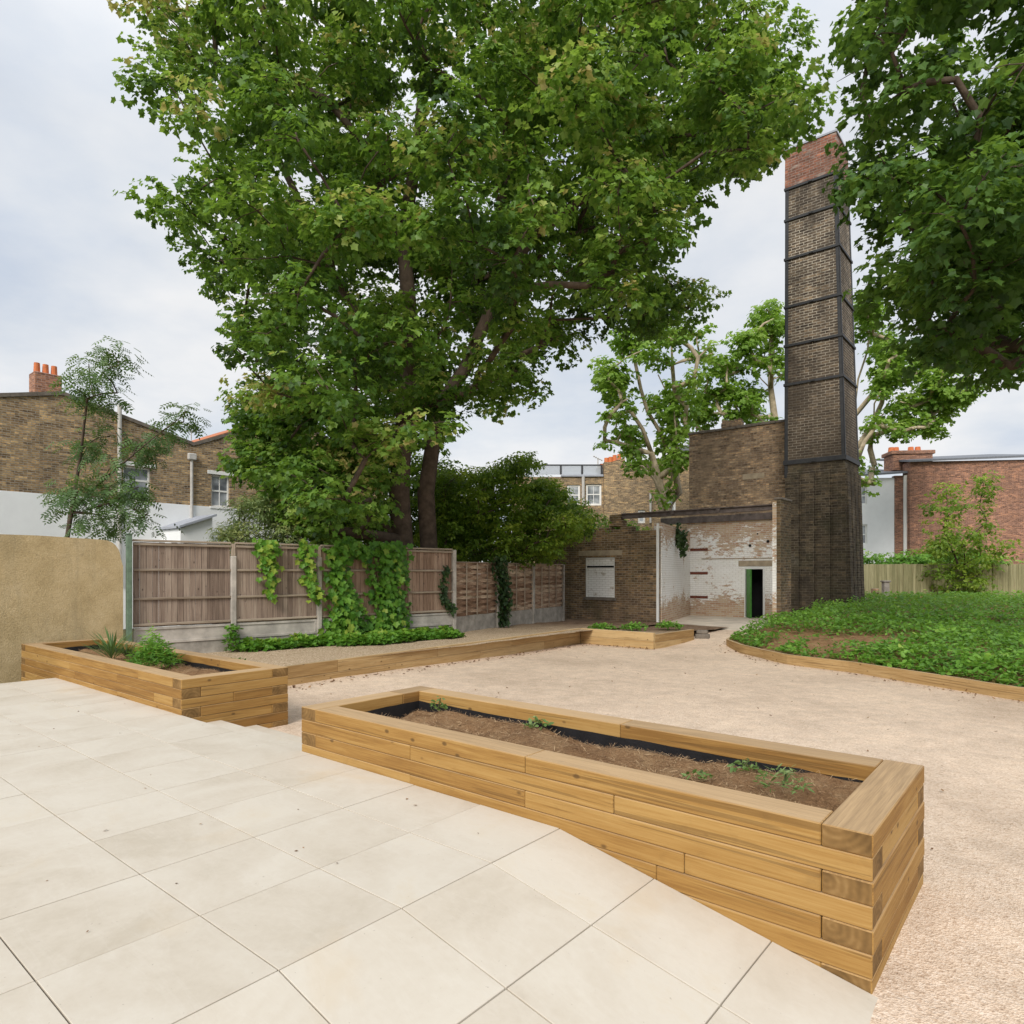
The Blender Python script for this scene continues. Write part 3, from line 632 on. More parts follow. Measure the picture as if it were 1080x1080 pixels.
for i in range(3):
    x0 = i*pw+.05; x1 = (i+1)*pw-.05; mb = MB(); nsl = 19; nb = 4
    bx_ = [x0+(x1-x0)*k/nb for k in range(1, nb)]
    for j in range(nsl):
        z = .345+j*(1.69-.345)/nsl; h = random.uniform(.066, .085); sgn = 1 if j % 2 else -1; n = 24; vs = []; gc = []; ro = random.uniform(0, 40)
        for k in range(n+1):
            f = k/n; x = x0+(x1-x0)*f; y = -sgn*.022*math.cos(PI*f*nb)+random.uniform(-.002, .002); zz1 = z+.012*mnoise.noise(Vector((x*2, j*3.1, ro)))
            zb = zz1-.008+.008*mnoise.noise(Vector((x*3, j, ro)))
            for (yy, zq) in ((y-.004, zb), (y-.004, zz1+h), (y+.004, zz1+h), (y+.004, zb)): vs.append((x, yy, zq)); gc.append((x+ro, yy+ro, zq+ro))
        fs = [[4*k+a, 4*(k+1)+a, 4*(k+1)+(a+1) % 4, 4*k+(a+1) % 4] for k in range(n) for a in range(4)]+[[0, 1, 2, 3], [4*n+3, 4*n+2, 4*n+1, 4*n]]
        mb.add(vs, fs, 0, gc, random.random())
    p = mb.build('woven_panel', M['slat'], wf)
    mb = MB()
    for b in bx_: mb.box((b-.02, -.045, .34), (b+.02, -.03, 1.68), 2, .003)
    for xx in (x0+.018, x1-.018): mb.box((xx-.018, -.042, .34), (xx+.018, -.024, 1.68), 2, .003)
    mb.build('batten', M['rail'], p)
    mb = MB(); mb.box((x0, -.05, 1.682), (x1, .04, 1.715), 0, .004); mb.build('capping', M['rail'], p)
    mb = MB(); mb.box((x0, -.02, -.2), (x1, .025, .332), 0, .004); mb.build('gravel_board', M['concrete_dark'], wf)
for i in range(4):
    mb = MB(); x = i*pw
    if i: mb.box((x-.048, -.07, -.3), (x+.048, .05, 1.70), 2, .01); mb.build('post', M['concrete_dark'], wf)
# tan wall and green post at the left end
wl = MB(); pts = [(-6.0, -.4), (0, -.4), (0, 1.55)]
for k in range(7):
    t = k/6*PI/2; pts.append((-.30+.26*math.cos(t), 1.72+.30*math.sin(t)-.02))
pts += [(-1.2, 2.04), (-6.0, 2.06)]
wl.prism(pts, -.12, .12); o = wl.build('garden_wall', M['tanwall']); o.location = (*(FP-FD*.13), 0); o.rotation_euler = (0, 0, FRZ)
tag(o, 'tan roughcast garden wall with a rounded top corner left of the fence', 'wall')
m = MB(); m.box((-.04, -.1, -.3), (.045, -.0, 2.1), 2, .008); m.box((-.05, -.11, 2.102), (.055, .01, 2.125), 2, .006)
o = m.build('green_post', M['green_post']); o.location = (*(FP-FD*.04+np.array([.666, -.746])*.06), 0); o.rotation_euler = (0, 0, FRZ); tag(o, 'weathered green painted post between the tan wall and the fence', 'post')

# ------------------------------------------------------------------ ruin
RV = 19.22; RF = -.22
ruin = thing('ruined_outbuilding', 'roofless brick outbuilding with bricked-up window and whitewashed inner walls', 'ruin', (*W(-10.0, RV), 0), TH)
X = lambda s: s+10.0
def wallgrid(mb, x0, x1, z0, z1, y0, y1, ops, mat=0):
    xs = sorted({x0, x1, *[v for o in ops for v in o[:2]]}); zs = sorted({z0, z1, *[v for o in ops for v in o[2:]]})
    ins = lambda a, b: any(o[0]-1e-6 <= a and b[0] <= o[1]+1e-6 and o[2]-1e-6 <= b[1] and b[2] <= o[3]+1e-6 for o in ops for a in [a])
    for a, b in zip(xs[:-1], xs[1:]):
        for c, d in zip(zs[:-1], zs[1:]):
            if any(o[0] <= a+1e-6 and b <= o[1]+1e-6 and o[2] <= c+1e-6 and d <= o[3]+1e-6 for o in ops): continue
            for y, rev in ((y0, False), (y1, True)):
                q = [(a, y, c), (b, y, c), (b, y, d), (a, y, d)]; mb.add(q[::-1] if rev else q, [[0, 1, 2, 3]], mat)
    def rim(a, b, c, d, flip):
        for (p, q) in (((a, c), (b, c)), ((b, c), (b, d)), ((b, d), (a, d)), ((a, d), (a, c))):
            f = [(p[0], y0, p[1]), (p[0], y1, p[1]), (q[0], y1, q[1]), (q[0], y0, q[1])]; mb.add(f[::-1] if flip else f, [[0, 1, 2, 3]], mat)
    rim(x0, x1, z0, z1, False)
    for o in ops: rim(*o, True)
FL = W(-10.0, RV)
def xr(px): t, Y = on_line(px, np.array(FL), AX); return t, Y
wx0, Yw = xr(617.4); wx1, Yw1 = xr(648.3); wz1 = zz(588, (Yw+Yw1)/2); wz0 = zz(630, (Yw+Yw1)/2)
ztop = zz(558, FL[1])
mb = MB(); wallgrid(mb, -4.6, 0, -.5, ztop-.02, 0, .3, [(wx0, wx1, wz0, wz1)])
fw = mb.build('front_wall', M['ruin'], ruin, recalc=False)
x = -4.6                                                           # broken top courses
while x < -.05:
    x2 = min(x+random.choice((.225, .45, .34, .68)), 0); h = random.choice((0, .075, .075, .15, .15)) if x < -.9 else 0
    if h: mb = MB(); mb.box((x, .015, ztop-.018), (x2-.01, .285, ztop-.018+h), 0, .008); mb.build('broken_course', M['ruin'], fw)
    x = x2
mb = MB(); mb.box((wx0-.28, -.006, wz1+.06), (wx1+.28, .1, wz1+.24), 0, .006); mb.build('lintel', M['lintel'], fw)
mb = MB(); mb.box((wx0-.06, -.05, wz0-.1), (wx1+.06, .1, wz0-.004), 0, .008); mb.build('sill', M['stone'], fw)
mb = MB(); mb.box((wx0+.045, .045, wz0+.005), (wx1-.045, .2, wz1-.045), 0, .002); bw = mb.build('bricked_up_window', M['infill'], fw); bw['label'] = 'white painted infill of the blocked window'
mb = MB(); wz = wz0+(wz1-wz0)*.77
for (a, b, c, d) in ((wx0+.002, wx0+.044, wz0, wz1-.004), (wx1-.044, wx1-.002, wz0, wz1-.004), (wx0+.044, wx1-.044, wz1-.044, wz1-.004)): mb.box((a, .02, c), (b, .12, d), 2, .004)
mb.build('window_frame', M['white'], bw)
mb = MB(); mb.box((wx0+.045, .028, wz-.03), (wx1-.045, .0445, wz+.03), 0, .003); mb.build('dark_bar', M['dark'], bw)
# inner whitewashed return, side wall, back wall
SP = np.array([0.0, .3]); Bk = SV(6.9, 26.0); BP = np.array([Bk[0]+10.0, Bk[1]-RV])
mb = MB(); mb.box((.004, -.02, RF-.2), (.07, .06, zz(552, FL[1])), 2, .006); mb.build('corner_post', M['white'], ruin)
sw = MB(); d = BP-SP; L = np.linalg.norm(d)
sidez = zz(556, 23.5)
wallgrid(sw, 0, L, -.5, sidez, 0, .25, []); o = sw.build('side_wall', M['white_wash'], ruin, recalc=False)
o.location = (SP[0]+.035, SP[1], 0); o.rotation_euler = (0, 0, math.atan2(d[1], d[0]))
BY = BP[1]; BW = W(Bk[0], Bk[1]); TB = np.array(BW)
def xb(px): t, Y = on_line(px, TB, AX); return BP[0]+t, Y
dx0, Yd = xb(785.2); dx1, Yd1 = xb(807); dz1 = zz(598, (Yd+Yd1)/2); dz0 = RF
x820, Y820 = xb(828); zwt = zz(549, (Y820+BW[1])/2)
mb = MB(); wallgrid(mb, BP[0]-.1, x820+.6, -.5, zwt, BY, BY+.3, [(dx0, dx1, dz0-.02, dz1)]); bwall = mb.build('back_wall', M['white_wash'], ruin, recalc=False)
mb = MB()
for (a, b, c, dd) in ((dx1-.075, dx1-.003, dz0, dz1-.003), (dx0+.003, dx0+.04, dz0, dz1-.003), (dx0+.04, dx1-.075, dz1-.08, dz1-.003)): mb.box((a, BY-.03, c), (b, BY+.12, dd), 2, .005)
mb.build('door_frame', M['white'], bwall)
mb = MB(); wd_ = dx1-dx0-.13                                       # open door leaf swung towards us
mb.box((0, -.55, 0), (.045, 0, dz1-dz0-.1), 2, .004)
for z in (.15, .8, 1.5): mb.box((-.014, -.52, z), (-.0005, -.03, z+.09), 0, .003)
o = mb.build('door', M['green_paint'], bwall); o.location = (dx0+.085, BY-.032, dz0+.02); o.rotation_euler = (0, 0, .60)
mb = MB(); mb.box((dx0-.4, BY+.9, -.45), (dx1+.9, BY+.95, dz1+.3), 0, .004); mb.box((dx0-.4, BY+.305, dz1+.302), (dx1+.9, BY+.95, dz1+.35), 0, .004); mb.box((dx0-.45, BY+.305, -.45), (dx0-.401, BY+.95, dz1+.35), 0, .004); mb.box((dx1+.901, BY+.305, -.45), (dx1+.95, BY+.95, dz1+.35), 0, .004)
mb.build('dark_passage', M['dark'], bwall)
mb = MB(); a, Ya = xb(779); b, Yb = xb(816); mb.box((a, BY-.02, zz(597, Yb)), (b, BY+.1, zz(591, Yb)), 0, .006); mb.build('door_lintel', M['lintel'], bwall)
for (pa, pb, py) in ((725, 746.5, 580), (726, 746.5, 604.5), (727, 746.5, 629.5)):
    a, Ya = xb(pa); b, Yb = xb(pb); mb = MB(); z = zz(py, Ya); mb.box((a+.03, BY-.018, z-.05), (b, BY+.1, z+.05), 0, .006); mb.build('timber_pad', M['redboard'], bwall)
for px, py in ((791, 575.5), (810, 571), (799, 563)):
    a, Ya = xb(px); mb = MB(); z = zz(py, Ya); mb.tube([(a, BY-.004, z), (a, BY-.0005, z)], .055 if px != 799 else .03, 12); mb.build('vent_hole', M['dark'], bwall)
mb = MB(); a, Ya = xb(740); b, Yb = xb(815); z = zz(588.5, Yb); mb.box((a, BY-.015, z-.02), (b, BY+.05, z+.02), 0, .004); mb.build('ledge', M['lintel'], bwall)
# tall wall above
zt0 = zz(460, BW[1]); zt1 = zz(444.5, xb(824)[1]); zta = (zt0+zt1)/2
mb = MB(); wallgrid(mb, BP[0]-.02, x820+.6, zwt+.002, zta, BY+.02, BY+.42, []); tw = mb.build('tall_wall', M['tall'], ruin, recalc=False)
mb = MB(); x = BP[0]-.06
while x < x820+.6:
    x2 = x+random.uniform(.5, .9); mb.box((x, BY-.03, zta+.002), (x2-.008, BY+.46, zta+.085+random.uniform(0, .02)), 0, .012); x = x2
mb.build('coping', M['stone'], tw)
a, Ya = xb(760); b, Yb = xb(781); mb = MB(); mb.box((a, BY+.05, zta+.11), (b, BY+.35, zta+.30), 0, .01)
for k in range(5): mb.box((a+.02+k*(b-a)/5, BY+.07, zta+.302), (a+(k+.8)*(b-a)/5, BY+.33, zta+.36+random.uniform(0, .06)), 0, .01)
mb.build('stump', M['tall'], tw)
a, Ya = xb(783); b, Yb = xb(806); mb = MB(); mb.box((a, BY+.012, zz(504, Yb)), (b, BY+.1, zz(498, Yb)), 0, .006); mb.build('stone_band', M['lintel'], tw)
# beams and piers
bx0, Yb0 = xr(654); bx1, Yb1 = xr(815)
bt = zz(541.5, FL[1])+.07
mb = MB(); mb.box((bx0, .07, bt-.03), (bx1, .25, bt+.005), 0, .004); mb.box((bx0, .13, bt-.135), (bx1, .17, bt-.032), 0, .003); mb.box((bx0, .06, bt-.165), (bx1, .25, bt-.137), 0, .004)
for k in (.36, .66): xx = bx0+(bx1-bx0)*k; mb.box((xx, .05, bt-.13), (xx+.1, .128, bt-.036), 0, .004)
mb.build('front_beam', M['beam'], ruin)
a, Ya = xb(697.5); b, Yb = xb(828)
mb = MB(); mb.box((a, BY-.08, zwt-.02), (BP[0]-.11, BY+.1, zwt+.22), 0, .006); mb.box((BP[0]-.11, BY-.08, zwt-.02), (b, BY-.003, zwt+.22), 0, .006); mb.build('rear_beam', M['beam'], ruin)
sx0, Ys = xr(641.5); sx1, Ys1 = xr(656.5)
mb = MB(); mb.box((sx0, .02, ztop+.15), (sx1, .3, bt-.21), 0, .015); mb.box((sx0+.02, .03, bt-.208), (bx0-.01, .28, bt-.02), 0, .015); mb.build('beam_stub', M['ruin'], ruin)
px0, Yp0 = xr(814.6); px1, Yp1 = xr(823.6); zp = zz(527, Yp1)
mb = MB(); wallgrid(mb, px0, px0+.12, -.6, zp-.05, .0, .88, []); mb.build('pier_plaster', M['white_wash'], ruin, recalc=False)
mb = MB(); wallgrid(mb, px0+.12, px1, -.6, zp, -.012, .9, []); pr = mb.build('pier', M['ruin'], ruin, recalc=False)
mb = MB(); mb.box((px0+.05, -.04, zp+.002), (px1+.03, .93, zp+.07), 0, .015); mb.build('pier_cap', M['stone'], pr)
mb = MB(); vs = [(-1.5, -2.2, RF+.02), (4.2, -2.2, RF+.02), (4.2, BY-.004, RF+.02), (-1.5, BY-.004, RF+.02), (0.05, .02, RF+.02), (.05, -2.2, RF+.02)]
n = 14; mb = MB(); vs = []
for j in range(n+1):
    for i in range(n+1):
        f = j/n; xL = .06+(BP[0]+.0-.06)*max(0, (f-.3)/.7); y = -2.3+(BY-.003+2.3)*f; x = xL+(4.4-xL)*i/n
        vs.append((x, y, RF+.012-.10*max(0, 1-f/.25)+.004*mnoise.noise(Vector((x*3, y*3, 0)))))
mb.add(vs, [[j*(n+1)+i, j*(n+1)+i+1, (j+1)*(n+1)+i+1, (j+1)*(n+1)+i] for j in range(n) for i in range(n)])
o = mb.build('concrete_floor', M['floor'], recalc=False); o.location = ruin.location; o.rotation_euler = ruin.rotation_euler; struct(o)

# ------------------------------------------------------------------ chimney
CV = 23.0
ch = thing('brick_chimney', 'very tall tapering square brick chimney with black iron straps', 'chimney', (*W(-6.25, CV+.97), 0), TH)
def frus(mb, rects, mat=0):                                        # rects: list of (x0,x1,y0,y1,z)
    vs = []
    for (x0, x1, y0, y1, z) in rects: vs += [(x0, y0, z), (x1, y0, z), (x1, y1, z), (x0, y1, z)]
    fs = [[4*i+a, 4*i+(a+1) % 4, 4*i+4+(a+1) % 4, 4*i+4+a] for i in range(len(rects)-1) for a in range(4)]+[[3, 2, 1, 0], [4*len(rects)-4+a for a in range(4)]]
    mb.add(vs, fs, mat)
def rect(z, e=0.0):
    f = (z+.3)/16.0
    return (-1.0+.02*f-e, 1.0-.45*f+e, -.97+.10*f-e, .97-.37*f+e, z)
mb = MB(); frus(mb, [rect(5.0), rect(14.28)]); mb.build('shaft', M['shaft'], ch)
mb = MB(); frus(mb, [rect(-.6, .0), rect(4.998, .0)]); bs = mb.build('base', M['base'], ch)
mb = MB(); rB = rect(2)
for k in range(4):                                                 # shallow pilaster strips
    for face in (0, 1, 2):
        hw = .19; c = -.72+k*.48; zt = 4.72
        if face == 0: a = (c-hw, c+hw); f = lambda z: rect(z)[2]-.055; mb.add([(a[0], f(-.6), -.6), (a[1], f(-.6), -.6), (a[1], f(zt), zt), (a[0], f(zt), zt), (a[0], rect(-.6)[2]+.02, -.6), (a[1], rect(-.6)[2]+.02, -.6), (a[1], rect(zt)[2]+.02, zt+.06), (a[0], rect(zt)[2]+.02, zt+.06)], [[0, 1, 2, 3], [1, 5, 6, 2], [4, 0, 3, 7], [3, 2, 6, 7]])
        if face == 1:
            f = lambda z: rect(z)[1]+.055; a = (c-hw, c+hw); mb.add([(f(-.6), a[0], -.6), (f(-.6), a[1], -.6), (f(zt), a[1], zt), (f(zt), a[0], zt), (rect(-.6)[1]-.02, a[0], -.6), (rect(-.6)[1]-.02, a[1], -.6), (rect(zt)[1]-.02, a[1], zt+.06), (rect(zt)[1]-.02, a[0], zt+.06)], [[0, 1, 2, 3], [1, 5, 6, 2], [4, 0, 3, 7], [3, 2, 6, 7]])
mb.build('pilaster_strips', M['base'], bs, recalc=False)
mb = MB(); r1 = rect(14.282, .03); r2 = rect(15.55, .02); frus(mb, [r1, r2]); tp = mb.build('red_brick_top', M['red'], ch); tp['label'] = 'rebuilt red brick top of the chimney'
mb = MB(); frus(mb, [rect(15.552, .05), rect(15.61, .05)]); mb.build('coping', M['lead'], tp)
for z in (14.25, 13.2, 11.9, 10.3, 9.0, 7.7, 5.1):
    mb = MB(); h = .042 if z > 6 else .075; r = rect(z, .0)
    x0, x1, y0, y1 = r[:4]; t = .05
    mb.box((x0-t, y0-t, z-h), (x1+t, y0-.003, z+h), 0, .006); mb.box((x0-t, y1+.003, z-h), (x1+t, y1+t, z+h), 0, .006)
    mb.box((x0-t, y0-.002, z-h), (x0-.003, y1+.002, z+h), 1, .006); mb.box((x1+.003, y0-.002, z-h), (x1+t, y1+.002, z+h), 1, .006)
    cx = (x0+x1)/2; mb.box((cx-.06, y0-t-.03, z-h*.7), (cx+.06, y0-t-.001, z+h*.7), 0, .006)
    mb.build('iron_strap', M['iron'], ch)
for (i, j) in ((0, 2), (1, 2), (1, 3), (0, 3)):
    mb = MB(); w = .11
    for (sx, sy) in ((w, .02), (.02, w)):
        vs = []
        for z in (4.6 if (i, j) == (0, 2) else 5.0, 14.2):
            r = rect(z, .018); x, y = r[i], r[j]; dx = sx*(1 if i == 0 else -1); dy = sy*(1 if j == 2 else -1)
            vs += [(x, y, z), (x+dx, y, z), (x+dx, y+dy, z), (x, y+dy, z)]
        mb.add(vs, [[3, 2, 1, 0], [4, 5, 6, 7]]+[[a, (a+1) % 4, 4+(a+1) % 4, 4+a] for a in range(4)])
    mb.build('corner_iron', M['iron'], ch)

# ------------------------------------------------------------------ planted mound on the right
cy = np.array([2, 5.2, 7.2, 9.6, 10.97, 12.3, 13.3, 15.2, 16.5, 17.3, 18.9, 22, 30]); cx_ = np.array([12.6, 10.2, 8.6, 7.2, 6.72, 6.2, 5.5, 5.2, 5.3, 5.75, 7.9, 8.1, 8.3])
xc = lambda y: np.interp(y, cy, cx_)
def mz(x, y):
    d = np.maximum(x-xc(y), 0); return -.24+.40*(1-np.exp(-d/2.6))+.26*sm((y-13.5)/4.5)*sm(d/1.3)
mb = MB(); ys = np.linspace(2.5, 29.5, 80); ws = np.concatenate([np.linspace(0, 4, 22), np.linspace(4.6, 16, 14)]); vs = []
for y in ys:
    for w in ws:
        x = float(xc(y))+.03+w; inr = SV(x, y)[1] > 19.1 and SV(x, y)[0] < -6.1; vs.append((x, y, (-.5 if inr else float(mz(x, y)))+.05*mnoise.noise(Vector((x*1.4, y*1.4, 0)))))
n = len(ws); mb.add(vs, [[j*n+i, j*n+i+1, (j+1)*n+i+1, (j+1)*n+i] for j in range(len(ys)-1) for i in range(n-1)])
struct(mb.build('planted_mound', M['soil'], smooth=True, recalc=False))
mb = MB(); yy = np.concatenate([np.linspace(3, 12.3, 40), np.linspace(12.4, 17.6, 40)]); P = np.stack([xc(yy), yy], 1)
P[1:-1] = (P[:-2]+2*P[1:-1]+P[2:])/4
vs = []; gc = []; L = 0
for i in range(len(P)):
    d = P[min(i+1, len(P)-1)]-P[max(i-1, 0)]; d /= np.linalg.norm(d); nrm = np.array([d[1], -d[0]]); L += np.linalg.norm(P[i]-P[max(i-1, 0)])
    zt = -.195+.012*mnoise.noise(Vector((L*.8, 0, 0)))
    for (o_, z) in ((-.03, -.6), (-.03, zt), (.03, zt), (.03, -.6)): q = P[i]+nrm*o_; vs.append((q[0], q[1], z)); gc.append((L, o_, z))
mb.add(vs, [[4*i+a, 4*i+4+a, 4*i+4+(a+1) % 4, 4*i+(a+1) % 4] for i in range(len(P)-1) for a in range(3)]+[[0, 1, 2, 3]], 0, gc)
o = mb.build('board_edging', M['edging']); tag(o, 'low curved brown board edging around the planted mound', 'edging')
# low leafy ground cover
nC = 62000; y = rng.uniform(6.5, 25, nC); y = np.where(rng.random(nC) < .35, rng.uniform(9, 16.5, nC), y); w = rng.random(nC)**1.15*9.5; x = xc(y)+.08+w
dens = np.array([mnoise.noise(Vector((a*.9, b*.9, 4.4))) for a, b in zip(x, y)])
hh = np.array([mnoise.noise(Vector((a*2.1, b*2.1, 9.4))) for a, b in zip(x, y)])
bare = (((x-7.2)/1.15)**2+((y-13.9)/.75)**2 < 1+.5*dens) | (((x-6.4)/.6)**2+((y-13.4)/.5)**2 < .8+.6*dens)
_s = x*AX[0]+y*AX[1]; _v = x*BX[0]+y*BX[1]; room = (_v > 19.1) & (_s < -6.1)
keep = (~room) & ((~bare) | (rng.random(nC) < .06)) & (dens > -.55+.5*rng.random(nC)*(w < 1.2))
x, y, dens, hh, w = x[keep], y[keep], dens[keep], hh[keep], w[keep]; n = len(x)
hgt = (.10+.16*np.clip(.5+hh, 0, 1)+.12*sm((y-14)/5))*np.clip(w/.35, .35, 1)
q = rng.random(n)**.6; z = mz(x, y)+.03+hgt*q
nr = np.array([0, 0, 1.0])+rng.normal(size=(n, 3))*.5; tpv = rng.normal(size=(n, 3))*np.array([1, 1, .3])
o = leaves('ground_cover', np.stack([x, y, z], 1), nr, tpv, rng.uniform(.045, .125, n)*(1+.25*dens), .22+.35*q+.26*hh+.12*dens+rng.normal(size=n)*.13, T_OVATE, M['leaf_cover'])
o['kind'] = 'stuff'; o['label'] = 'low bright green leafy ground cover over the mound'; o['category'] = 'ground cover'

# ------------------------------------------------------------------ trees
def tree(name, label, cat, base, trunks, cent, rad, per, size, template, leafm, barkm, group=None, r_tip=.02, r_pow=.47, rise=.12, rmax=None, twigs=0, floor=(), **kw):
    root = thing(name, label, cat, base, 0, group); b = np.array(base)
    cent = np.asarray(cent); mb = MB(); grow(mb, [([np.array(p)-b for p in ln], pr) for ln, pr in trunks], [c-b for c in cent], r_tip, r_pow, rise=rise, rmax=rmax, floor=floor)
    P, Nn, T, S, R = cluster_leaves(cent-b, rad, per, size, **kw)
    if twigs:
        k = 0
        for c, r in zip(cent-b, rad):
            for _ in range(twigs):
                d = unit(1)[0]*np.array([1, 1, .6]); mb.tube([c-d*r*.1, c+d*r*.45+np.array([0, 0, .05*r]), c+d*r*.95], [.012, .009, .004], 4, cap=False)
    mb.build('trunk', barkm, root, smooth=True, recalc=False)
    leaves('crown', P, Nn, T, S, R, template, leafm, root)
    return root
# the big sycamore behind the fence
crown = [(100, -40), (118, 20), (135, 60), (150, 108), (178, 130), (205, 165), (172, 192), (172, 230), (200, 262), (185, 300), (222, 308), (245, 330), (240, 352), (220, 382), (236, 400), (262, 395), (258, 420), (238, 442), (268, 470), (262, 500), (244, 508), (292, 522), (302, 556), (340, 566), (395, 552), (408, 505), (428, 470), (462, 475), (490, 492), (522, 462), (500, 448), (528, 428), (562, 435), (582, 412), (562, 388), (590, 368), (622, 342), (650, 362), (690, 358), (738, 336), (748, 300), (722, 290), (692, 268), (725, 266), (728, 238), (700, 232), (745, 214), (742, 192), (790, 198), (818, 168), (842, 132), (855, 70), (850, 20), (840, -40), (640, -170), (300, -170)]
TB_ = (-2.55, 17.6, -.3)
cen = sample_crown(470, crown, (-1.0, 16.8, 9.6), (10.4, 5.6, 10.2), zmin=2.3, mind=.52, shell=.1, inset=.3, cond=lambda P: (P[:, 1] > 11.2+.0*P[:, 0]))
low = sample_crown(46, [(262, 440), (240, 505), (300, 560), (345, 572), (405, 560), (425, 470), (420, 400), (255, 400)], (-4.2, 16.6, 3.6), (3.6, 1.8, 3.2), zmin=2.2, mind=.42, inset=.3)
cen = np.concatenate([cen, low])
inner = sample_crown(70, [(250, 0), (280, 460), (400, 540), (480, 430), (640, 330), (740, 200), (760, 0)], (-1.5, 18, 10), (6, 3, 7), zmin=3, mind=.9)
cen = np.concatenate([cen, inner]); rad = rng.uniform(.5, .95, len(cen))
# pull the outermost clumps in so that the outline stays ragged but true
tA = [at(424, 570, 17.4), at(421, 520, 17.4), at(424, 470, 17.5), at(430, 400, 17.4), at(432, 330, 17.3), at(425, 250, 17.2), at(440, 160, 17.3), at(450, 60, 17.4)]
tB = [at(449, 520, 17.8), at(455, 480, 17.9), at(462, 430, 17.7), at(490, 390, 17.3), at(520, 320, 16.8), at(560, 250, 16.0), at(640, 190, 15.0)]
tC = [at(400, 360, 17), at(350, 290, 16.5), at(310, 200, 16.3), at(270, 120, 16)]
tD = [at(500, 300, 17.3), at(540, 180, 17), at(560, 80, 17)]
# parents: index into node list
trA = [TB_]+tA
trunks = [(trA, -1), ([(TB_[0]+.45, 17.8, 0)]+tB, 0), (tC, 4), (tD, len(trA)+5)]
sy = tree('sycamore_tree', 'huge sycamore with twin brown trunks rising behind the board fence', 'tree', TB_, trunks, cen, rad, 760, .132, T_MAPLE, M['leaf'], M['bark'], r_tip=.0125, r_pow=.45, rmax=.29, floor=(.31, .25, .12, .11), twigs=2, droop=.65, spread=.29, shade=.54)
# dark overhanging tree at the right edge
crR = [(868, -40), (880, 60), (912, 106), (888, 130), (902, 160), (882, 186), (906, 222), (890, 250), (892, 282), (930, 298), (915, 325), (950, 348), (970, 384), (1010, 380), (1080, 425), (1200, 430), (1300, 100), (1200, -120), (900, -120)]
cR = sample_crown(150, crR, (9.2, 11.2, 8.3), (4.6, 3.6, 4.6), zmin=3.9, mind=.42, shell=.1, inset=.36)
tb = (11.3, 11.2, -.3)
tree('overhanging_tree', 'dark leafy tree whose boughs hang in from the right edge in front of the chimney', 'tree', tb, [([tb, (11.2, 11.2, 2.5), (11.0, 11.2, 5), (10.3, 11.3, 7.5), (9.5, 11.2, 10)], -1)], cR, rng.uniform(.5, .85, len(cR)), 640, .145, T_MAPLE, M['leaf_dark'], M['bark'], r_tip=.018, rmax=.26, twigs=2, droop=.7, shade=.42)
# pale-barked planes behind the ruin
def plane(name, label, Y, limbs, cl, base):
    tr = []; cnt = 0; idx = {}
    for key, pk, pts in limbs:
        ln = [at(px, py, Y+dy) for px, py, dy in pts]; pr = -1 if pk is None else idx[pk]
        for i in range(len(ln)): idx[(key, i)] = cnt+i
        tr.append((ln, pr)); cnt += len(ln)
    cent = np.array([at(px+rng.normal()*7, py+rng.normal()*6, Y+rng.uniform(-1.8, 1.8)) for px, py, r in cl for _ in range(4)]); rd = np.array([r*Y/F*rng.uniform(.5, .95) for px, py, r in cl for _ in range(4)])
    b0 = tr[0][0][0]
    return tree('plane_tree', label, 'tree', b0, tr, cent, rd, 460, .23, T_MAPLE, M['leaf_plane'], M['plane_bark'], 'pollarded plane trees behind the ruin', r_tip=.038, r_pow=.42, rise=.05, rmax=.42, flat=1.0, droop=.4, shade=.5, spread=.22)
plane('a', 'pale-barked plane with several leaning stems left of the tall wall', 33, [
    ('A', None, [(712, 640, 0), (702, 545, 0), (694, 505, 0), (687, 478, -.3), (678, 453, -.5), (664, 432, -.8), (653, 412, -1)]),
    ('B', ('A', 1), [(716, 520, .4), (710, 486, .5), (694, 452, .3), (683, 434, 0), (676, 411, 0), (669, 378, 0)]),
    ('C', ('B', 1), [(713, 450, .9), (712, 420, 1), (709, 385, 1), (708, 350, 1)]),
    ('D', ('C', 0), [(706, 420, .6), (694, 395, .4)])],
    [(636, 390, 14), (650, 400, 15), (643, 415, 12), (660, 362, 14), (672, 352, 14), (690, 378, 14), (700, 348, 15), (715, 352, 14), (688, 338, 13), (690, 420, 15), (700, 432, 13), (645, 448, 13), (662, 458, 14), (672, 472, 12), (676, 492, 11), (706, 462, 15), (720, 440, 14), (722, 415, 11), (733, 378, 11), (742, 372, 10), (708, 492, 14), (718, 478, 12), (702, 512, 9), (655, 432, 9)], None)
plane('b', 'pale plane tree half hidden by the left side of the chimney', 36, [
    ('A', None, [(824, 640, 0), (819, 500, 0), (817, 440, 0), (813, 410, 0), (812, 380, 0), (815, 350, 0)]),
    ('B', ('A', 3), [(803, 400, 0), (795, 388, 0)]),
    ('C', ('A', 2), [(800, 440, .5), (785, 425, .5), (770, 412, .5), (762, 398, 0)]),
    ('D', ('A', 1), [(770, 480, 1), (735, 450, 1), (738, 435, 1)])],
    [(758, 384, 13), (770, 390, 9), (785, 362, 15), (796, 348, 15), (808, 332, 16), (820, 345, 14), (812, 366, 14), (793, 378, 12), (820, 385, 10), (780, 418, 15), (795, 420, 15), (765, 420, 13), (750, 418, 12), (738, 412, 12), (728, 430, 13), (745, 440, 14), (765, 440, 12), (800, 440, 12), (785, 440, 12)], None)
